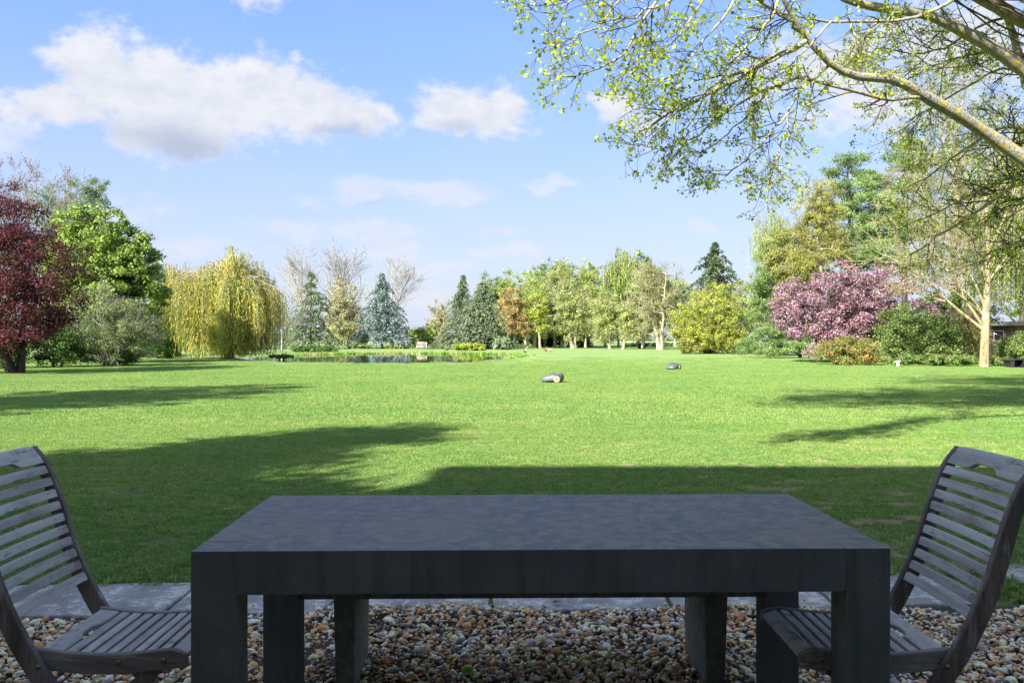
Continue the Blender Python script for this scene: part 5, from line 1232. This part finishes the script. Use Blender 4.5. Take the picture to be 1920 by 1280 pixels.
def make_chair(loc, rz, label):
    ch = empty('folding_chair', loc, rz, label=label, cat='chair', group='weathered wooden chairs at the ends of the table')
    fr = resample([(x_, 0, z_) for x_, z_ in FRONT], 26)[:, [0, 2]]
    t_ = norm(np.gradient(fr, axis=0)); nb_ = np.stack([-t_[:, 1], t_[:, 0]], 1)   # points to the back
    if nb_[10, 0] > 0: nb_ = -nb_
    s = np.linspace(0, 1, 26); wd = np.interp(s, [0, .45, .75, .93, 1], [.048, .058, .050, .040, .020])
    back = fr+nb_*wd[:, None]
    ol = np.concatenate([fr, back[::-1]])
    for y0, y1 in ((-.224, -.200), (.200, .224)):
        prism('back_post', ol, y0, y1, WDZ, ch, bev=.004)
    # front surface position at height z
    def fx(z_): return float(np.interp(z_, fr[:, 1], fr[:, 0]))
    # back slats, slightly hollow
    for k_ in range(10):
        zc = .886-k_*.0418
        yy = np.linspace(-.200, .200, 9); hol = .007*(1-(yy/.2)**2)
        dz_ = .0135; tk = .012
        V = []; sl = (fx(zc+.02)-fx(zc-.02))/.04
        for y_, h_ in zip(yy, hol):
            for (q, dzz) in ((0, -dz_), (0, dz_), (-tk, dz_), (-tk, -dz_)):
                V.append((fx(zc)+sl*dzz-.006+q-h_, y_, zc+dzz))
        Fc = []
        for i_ in range(8):
            for j_ in range(4): Fc.append((i_*4+j_, i_*4+(j_+1) % 4, (i_+1)*4+(j_+1) % 4, (i_+1)*4+j_))
        Fc += [(3, 2, 1, 0), (32, 33, 34, 35)]
        o = build('back_slat', V, [np.array(Fc)], WDS, ch); bm_fix(o); bevel_obj(o, .003)
    # top rail with a hand hold cut in its lower edge
    yy = np.linspace(-.200, .200, 33); V = []
    for y_ in yy:
        cut = float(np.clip((.085-abs(y_))/.04, 0, 1)); cut = .019*cut*cut*(3-2*cut)
        h_ = .007*(1-(y_/.2)**2)
        zs = [.908+cut, .935, .958, .966]
        rowf = [(fx(z_)-.002-h_, y_, z_) for z_ in zs]; rowb = [(fx(z_)-.026-h_-(.006 if i_ == 3 else 0), y_, z_-.002) for i_, z_ in enumerate(zs)]
        V += rowf+rowb[::-1]
    Fc = []
    for i_ in range(32):
        for j_ in range(8): Fc.append((i_*8+j_, i_*8+(j_+1) % 8, (i_+1)*8+(j_+1) % 8, (i_+1)*8+j_))
    Fc4 = np.array(Fc); caps = np.array([list(range(8))[::-1], list(range(256, 264))])
    o = build('top_rail', V, [Fc4, caps], WDS, ch); bm_fix(o); bevel_obj(o, .004)
    # seat rails
    xs_ = np.linspace(-.005, .455, 18); top = .405-.020*np.sin(np.pi*np.clip(xs_/.44, 0, 1)*1.0)+.006*(xs_/.44)
    top[-3:] -= np.array([.002, .010, .026]); bot = top-.062; bot[-1] += .022; bot[-2] += .008; bot[0] += .012
    ol = np.concatenate([np.stack([xs_, top], 1), np.stack([xs_, bot], 1)[::-1]])
    for y0, y1 in ((-.199, -.177), (.177, .199)): prism('seat_rail', ol, y0, y1, WDX, ch, bev=.004)
    def zt(x_): return float(np.interp(x_, xs_, top))-.004
    # seat slats
    spec = [(.004, .066)]+[(.079+.0405*k_, .0295) for k_ in range(8)]+[(.405, .046)]
    for k_, (x0, w_) in enumerate(spec):
        yy = np.linspace(-.1765, .1765, 17); V = []
        for y_ in yy:
            cut = 0
            if k_ == 0: cut = .020*float(np.clip((.055-abs(y_))/.02, 0, 1))
            xa, xb = x0, x0+w_-cut
            V += [(xa, y_, zt(xa)-.016), (xb, y_, zt(xb)-.016), (xb, y_, zt(xb)), (xa, y_, zt(xa))]
        Fc = []
        for i_ in range(16):
            for j_ in range(4): Fc.append((i_*4+j_, i_*4+(j_+1) % 4, (i_+1)*4+(j_+1) % 4, (i_+1)*4+j_))
        Fc += [(3, 2, 1, 0), (64, 65, 66, 67)]
        o = build('seat_slat', V, [np.array(Fc)], WDS, ch); bm_fix(o); bevel_obj(o, .003)
    # crossing rear legs
    cl = resample([(.375, 0, .36), (.25, 0, .24), (.10, 0, .11), (-.04, 0, 0)], 10)[:, [0, 2]]
    for y0, y1 in ((-.174, -.152), (.152, .174)): prism('rear_leg', band(cl, .022), y0, y1, WDZ, ch, bev=.004)
    box('stretcher', (.045, -.151, .075), (.070, .151, .110), WDY, ch, .004)
    box('stretcher', (.165, -.199, .10), (.188, .199, .135), WDY, ch, .004)
    for (bx_, bz_) in ((.25, .364), (.388, .371)):
        disc('bolt', (bx_, -.1993, bz_), .0075, -.004, m_brass, ch)
    disc('bolt', (.02, -.2243, .36), .0075, -.004, m_brass, ch)
    for (bx_, bz_) in ((.25, .364), (.388, .371)):
        disc('bolt', (bx_, .1993, bz_), .0075, .004, m_brass, ch)
    disc('bolt', (.02, .2243, .36), .0075, .004, m_brass, ch)
    return ch
chair = make_chair((-1.445, 2.628, 0), 0, 'weathered grey slatted folding chair at the left end of the table')
c2 = chair.copy(); COL.objects.link(c2); c2.location = (1.330, 2.630, 0); c2.rotation_euler = (0, 0, math.pi)
c2['label'] = 'weathered grey slatted folding chair at the right end, its seat pushed under the table'
for q in list(chair.children):
    d_ = q.copy(); COL.objects.link(d_); d_.parent = c2

# ------------------------------------------------------------------ robot mowers
m_shell, t, out = mat('mower_grey_plastic'); principled(t, out, t.mix(t.noise(t.objc(), 12, 3), (.075, .078, .085), (.13, .133, .14)), .42, .5)
m_dk, t, out = mat('mower_dark_plastic'); principled(t, out, (.022, .023, .026), .55, .5)
m_tyre, t, out = mat('mower_wheel_muddy'); principled(t, out, t.mix(t.noise(t.objc(), 30, 4), (.22, .17, .11), (.48, .40, .29)), .9, .2)
m_pad, t, out = mat('mower_lid'); principled(t, out, (.06, .062, .068), .35, .5)
def lathe_y(name, c_, prof, m, parent, seg=20):
    a = np.arange(seg)*2*math.pi/seg; V = []
    for d_, r_ in prof:
        for q in a: V.append((c_[0]+math.cos(q)*r_, c_[1]+d_, c_[2]+math.sin(q)*r_))
    Fc = []
    for i_ in range(len(prof)-1):
        for j_ in range(seg): Fc.append((i_*seg+j_, (i_+1)*seg+j_, (i_+1)*seg+(j_+1) % seg, i_*seg+(j_+1) % seg))
    return build(name, V, [np.array(Fc)], m, parent, smooth=True)
def mower(loc, rz, label, group):
    r_ = empty('robot_mower', loc, rz, label=label, cat='robot mower', group=group)
    # nose towards -x; shell as lofted sections
    st = [(-.36, .06, .05, .10), (-.345, .16, .045, .15), (-.29, .215, .045, .185), (-.18, .245, .05, .215), (-.05, .255, .06, .248), (.08, .262, .075, .275), (.20, .262, .11, .280), (.29, .25, .14, .265), (.335, .215, .15, .235), (.35, .15, .16, .20)]
    m_ = 17; V = []
    for (x_, hw, zb, ztp) in st:
        for k_ in range(m_):
            a = math.pi*k_/(m_-1); cx_ = -math.cos(a); sx_ = math.sin(a)
            V.append((x_, hw*np.sign(cx_)*abs(cx_)**.55, zb+(ztp-zb)*sx_**.5))
    Fc = []
    for i_ in range(len(st)-1):
        for k_ in range(m_-1): Fc.append((i_*m_+k_, i_*m_+k_+1, (i_+1)*m_+k_+1, (i_+1)*m_+k_))
    caps = np.array([list(range(m_)), list(range((len(st)-1)*m_, len(st)*m_))[::-1]])
    o = build('shell', V, [np.array(Fc), caps], m_shell, r_, smooth=True); bm_fix(o)
    o = prism('rear_housing', [(.06, .06), (.10, .20), (.16, .245), (.28, .24), (.345, .19), (.33, .07)], -.262, .262, m_dk, r_, .012)
    b_ = box('underbody', (-.30, -.19, .03), (.31, .19, .15), m_dk, r_, .02)
    for sy_ in (-1, 1):
        lathe_y('wheel', (.185, sy_*.262, .105), [(-.028, .02), (-.028, .09), (-.018, .105), (.018, .105), (.028, .09), (.028, .02)], m_tyre, r_)
    for sy_ in (-1, 1): lathe_y('caster_wheel', (-.24, sy_*.12, .035), [(-.015, .005), (-.015, .03), (0, .035), (.015, .03), (.015, .005)], m_dk, r_, 12)
    V = [(-.10, -.10, .236), (.10, -.10, .283), (.10, .10, .283), (-.10, .10, .236), (-.08, -.08, .258), (.085, -.08, .295), (.085, .08, .295), (-.08, .08, .258)]
    o = build('keypad_lid', V, [BOXF], m_pad, r_); bevel_obj(o, .01)
    V = [(.24, -.06, .268), (.33, -.06, .25), (.33, .06, .25), (.24, .06, .268), (.25, -.05, .287), (.32, -.05, .268), (.32, .05, .268), (.25, .05, .287)]
    o = build('stop_button', V, [BOXF], m_dk, r_); bevel_obj(o, .006)
    return r_
G_ = 'robot lawn mowers on the grass'
mw = mower((WX(1036, 24.7), 24.9, .01), math.radians(-12), 'grey robot lawn mower with muddy wheel, the nearer one in the middle of the lawn', G_)
m2 = mw.copy(); COL.objects.link(m2); m2.location = (WX(1263, 35.2), 35.4, .01); m2.rotation_euler = (0, 0, math.radians(55)); m2['label'] = 'grey robot lawn mower farther off on the right, seen from its front corner'
for q in list(mw.children):
    d_ = q.copy(); COL.objects.link(d_); d_.parent = m2
# mower shelter at the right edge
D = 38.2; sh = empty('mower_shelter', (WX(1903, D), D, 0), label='black plastic robot mower docking shelter at the right edge beside the pale trunk', cat='docking station')
prism('roof', [(-.44, .33), (-.40, .40), (0, .425), (.30, .40), (.46, .30), (.47, .24), (.42, .24), (.28, .34), (0, .365), (-.38, .335)], -.30, .30, m_dk, sh, .008)
prism('side_panel', [(-.34, 0), (-.20, 0), (-.18, .34), (-.36, .335)], -.27, .27, m_dk, sh, .008)
prism('side_panel', [(.26, 0), (.40, 0), (.45, .25), (.34, .32), (.24, .33)], -.27, .27, m_dk, sh, .008)
box('base_plate', (-.36, -.32, 0), (.42, .30, .03), m_dk, sh, .008)
box('back_panel', (-.22, .20, .03), (.26, .24, .34), m_pad, sh, .005)
# small white post
m_white, t, out = mat('white_paint'); principled(t, out, (.72, .72, .70), .5, .4)
D = 40.1; wpst = empty('garden_light', (WX(1680, D), D-.2, -.16), label='small white capped post light standing among the low green border plants', cat='light')
def lathe_z(name, prof, m, parent, seg=18):
    a = np.arange(seg)*2*math.pi/seg; V = [(math.cos(q)*r_, math.sin(q)*r_, z_) for r_, z_ in prof for q in a]; Fc = []
    for i_ in range(len(prof)-1):
        for j_ in range(seg): Fc.append((i_*seg+j_, i_*seg+(j_+1) % seg, (i_+1)*seg+(j_+1) % seg, (i_+1)*seg+j_))
    return build(name, V, [np.array(Fc)], m, parent, smooth=True)
lathe_z('post', [(.09, 0), (.09, .05), (.10, .06), (.10, .42), (.09, .43), (0, .43)], m_white, wpst)
wpst.scale = (.75, .75, .8)
lathe_z('cap', [(.10, .43), (.17, .45), (.18, .50), (.165, .53), (.05, .56), (0, .56)], m_white, wpst)

# ------------------------------------------------------------------ bench by the pond
m_bw, t, out = mat('pale_bench_wood'); principled(t, out, t.mix(t.noise(t.objc(), 9, 4), (.42, .35, .28), (.56, .48, .40)), .8, .2)
D = 103; gb_ = empty('garden_bench', (WX(791, D), D, 0), label='pale wooden garden bench with slatted back on the far bank of the pond', cat='bench')
for sx_ in (-.60, .60):
    box('front_leg', (sx_-.04, -.28, 0), (sx_+.04, -.20, .62), m_bw, gb_); box('back_leg', (sx_-.04, .20, 0), (sx_+.04, .28, .98), m_bw, gb_)
    box('armrest', (sx_-.05, -.30, .62), (sx_+.05, .20, .66), m_bw, gb_)
box('seat', (-.555, -.26, .40), (.555, .19, .45), m_bw, gb_)
box('seat_apron', (-.555, -.27, .30), (.555, -.235, .39), m_bw, gb_)
box('top_rail', (-.555, .21, .88), (.555, .26, 1.0), m_bw, gb_); box('lower_rail', (-.555, .21, .50), (.555, .26, .58), m_bw, gb_)
for k_ in range(9):
    x_ = -.48+k_*.12; box('back_slat', (x_-.030, .22, .582), (x_+.030, .25, .878), m_bw, gb_)
# ------------------------------------------------------------------ ducks
def duck(X, Y, s, rz, label, body, head):
    r_ = empty('duck', (X, Y, 0), rz, label=label, cat='duck', group='ducks by the pond')
    mb, t, out = mat('duck_plumage'); principled(t, out, t.mix(t.noise(t.objc(), 25, 4), body, tuple(x_*.6 for x_ in body)), .8, .2)
    mh, t, out = mat('duck_head'); principled(t, out, head, .6, .3)
    secs = [(-.27, .01, .24), (-.20, .045, .20), (-.10, .085, .17), (0, .10, .16), (.10, .09, .165), (.16, .065, .20), (.19, .042, .26), (.20, .036, .31), (.205, .038, .335)]
    V = []; sg = 12
    for x_, r0, z_ in secs:
        for k_ in range(sg):
            a = k_*2*math.pi/sg; V.append((x_*s, math.cos(a)*r0*s, (z_+math.sin(a)*r0*.9)*s))
    Fc = [(i_*sg+k_, i_*sg+(k_+1) % sg, (i_+1)*sg+(k_+1) % sg, (i_+1)*sg+k_) for i_ in range(len(secs)-1) for k_ in range(sg)]
    build('body', V, [np.array(Fc), np.array([list(range(sg)), list(range((len(secs)-1)*sg, len(secs)*sg))[::-1]])], mb, r_, smooth=True)
    hv = IV2*np.array([.05, .042, .045])*s+np.array([.225, 0, .36])*s; build('head', hv, [IF2], mh, r_, smooth=True)
    mbk, t, out = mat('duck_bill'); principled(t, out, (.45, .30, .06), .5, .4)
    o = box('bill', (.265*s, -.018*s, .335*s), (.325*s, .018*s, .355*s), mbk, r_)
    for sy_ in (-.035, .035): box('foot', (-.01*s, (sy_-.012)*s, 0), (.05*s, (sy_+.012)*s, .085*s), mbk, r_)
    return r_
duck(WX(1031, 82), 82, 1.5, 2.6, 'pale brown duck resting on the grass at the right end of the pond', (.45, .36, .26), (.08, .07, .06))
duck(WX(1024, 84), 84, 1.3, .4, 'darker brown duck beside the pale one at the pond end', (.25, .15, .08), (.04, .06, .04))
duck(WX(984, 73), 73, 1.3, 1.2, 'duck with white neck standing at the water edge', (.35, .33, .30), (.6, .6, .58))
duck(WX(838, 90), 90, 1.3, 0, 'small dark duck on the far bank left of the golden mound', (.08, .06, .05), (.03, .04, .03))

# ------------------------------------------------------------------ shed on the right
m_swall, t, out = mat('shed_boards'); p = t.objc()
principled(t, out, t.mix(t.noise(t.scale(p, (6, 6, .4)), 4, 4), (.10, .075, .05), (.20, .15, .10)), .8, .2)
m_brick, t, out = mat('orange_brick'); br = t.new('ShaderNodeTexBrick'); t.link(t.scale(t.objc(), (1, 1, 1)), br.inputs[0])
br.inputs['Color1'].default_value = (.42, .17, .08, 1); br.inputs['Color2'].default_value = (.52, .25, .13, 1); br.inputs['Mortar'].default_value = (.4, .36, .3, 1); br.inputs['Scale'].default_value = 4.5
principled(t, out, br.outputs[0], .85, .2)
m_sroof, t, out = mat('shed_roof_felt'); principled(t, out, t.mix(t.noise(t.objc(), 3, 5), (.24, .24, .18), (.40, .38, .30)), .9, .2)
m_glass, t, out = mat('window_glass'); principled(t, out, (.03, .035, .04), .08, .6)
D = 55; x0 = WX(1856, D); sd = empty('garden_shed', (x0, D, 0), label='low outbuilding with a pale roof edge behind the bushes at the right edge', cat='shed')
box('wall', (0, 0, 0), (1.75, 4, 2.28), m_swall, sd); box('brick_wall', (1.76, -.01, 0), (9, 4, 2.28), m_brick, sd)
box('roof', (-.35, -.6, 2.34), (9.4, 4.4, 2.56), m_sroof, sd, .02)
box('fascia', (-.32, -.57, 2.285), (9.37, -.54, 2.338), m_white, sd)
wf = box('window', (.25, -.04, 1.2), (.95, .0-.005, 1.95), m_white, sd); box('pane', (.31, -.047, 1.26), (.89, -.041, 1.89), m_glass, wf)

# ------------------------------------------------------------------ the house behind the terrace (casts the shade in the foreground)
m_hwall, t, out = mat('house_render'); principled(t, out, t.mix(t.noise(t.pos(), 2, 4), (.70, .68, .63), (.78, .76, .72)), .9, .2)  # wall made white to bounce fill light onto the shaded terrace
m_tile, t, out = mat('roof_tiles'); principled(t, out, t.mix(t.noise(t.scale(t.pos(), (4, 1, 1)), 2, 4), (.12, .07, .05), (.22, .13, .09)), .9, .2)
HX0, HX1, HY, HE = -8.3, 16.0, -1.5, 8.55
hs = empty('house', (0, HY, 0), label='two storey house with tiled roof behind the terrace, outside the picture', cat='house')
box('wall', (HX0+.3, -9, 0), (HX1-.3, 0, HE-.2), m_hwall, hs)
V = [(HX0, .35, HE-.15), (HX1, .35, HE-.15), (HX1, -9.4, HE-.15), (HX0, -9.4, HE-.15), (HX0, .35, HE+.05), (HX1, .35, HE+.05), (HX1, -9.4, HE+.05), (HX0, -9.4, HE+.05), (HX0+3.2, -4.6, HE+2.2), (HX1-3.2, -4.6, HE+2.2)]
o = build('roof', V, [np.array([[0, 1, 5, 4], [1, 2, 6, 5], [2, 3, 7, 6], [3, 0, 4, 7], [4, 5, 9, 8], [6, 7, 8, 9], [0, 3, 2, 1]]), np.array([[5, 6, 9], [7, 4, 8]])], m_tile, hs); bm_fix(o)
for k_ in range(6):
    for zz in (1.0, 4.6):
        x_ = -7.5+k_*4.1
        wf = box('window', (x_, .004, zz), (x_+1.4, .05, zz+1.5), m_white, hs); box('pane', (x_+.08, .052, zz+.08), (x_+1.32, .056, zz+1.42), m_glass, wf)

tris = 0; seen = set()
for o in bpy.data.objects:
    if o.type == 'MESH' and o.data.name not in seen:
        seen.add(o.data.name); tris += sum(len(p_.vertices)-2 for p_ in o.data.polygons) if len(o.data.polygons) < 2000 else int(len(o.data.loops)-2*len(o.data.polygons))
print('TRIANGLES', tris, 'objects', len(bpy.data.objects))
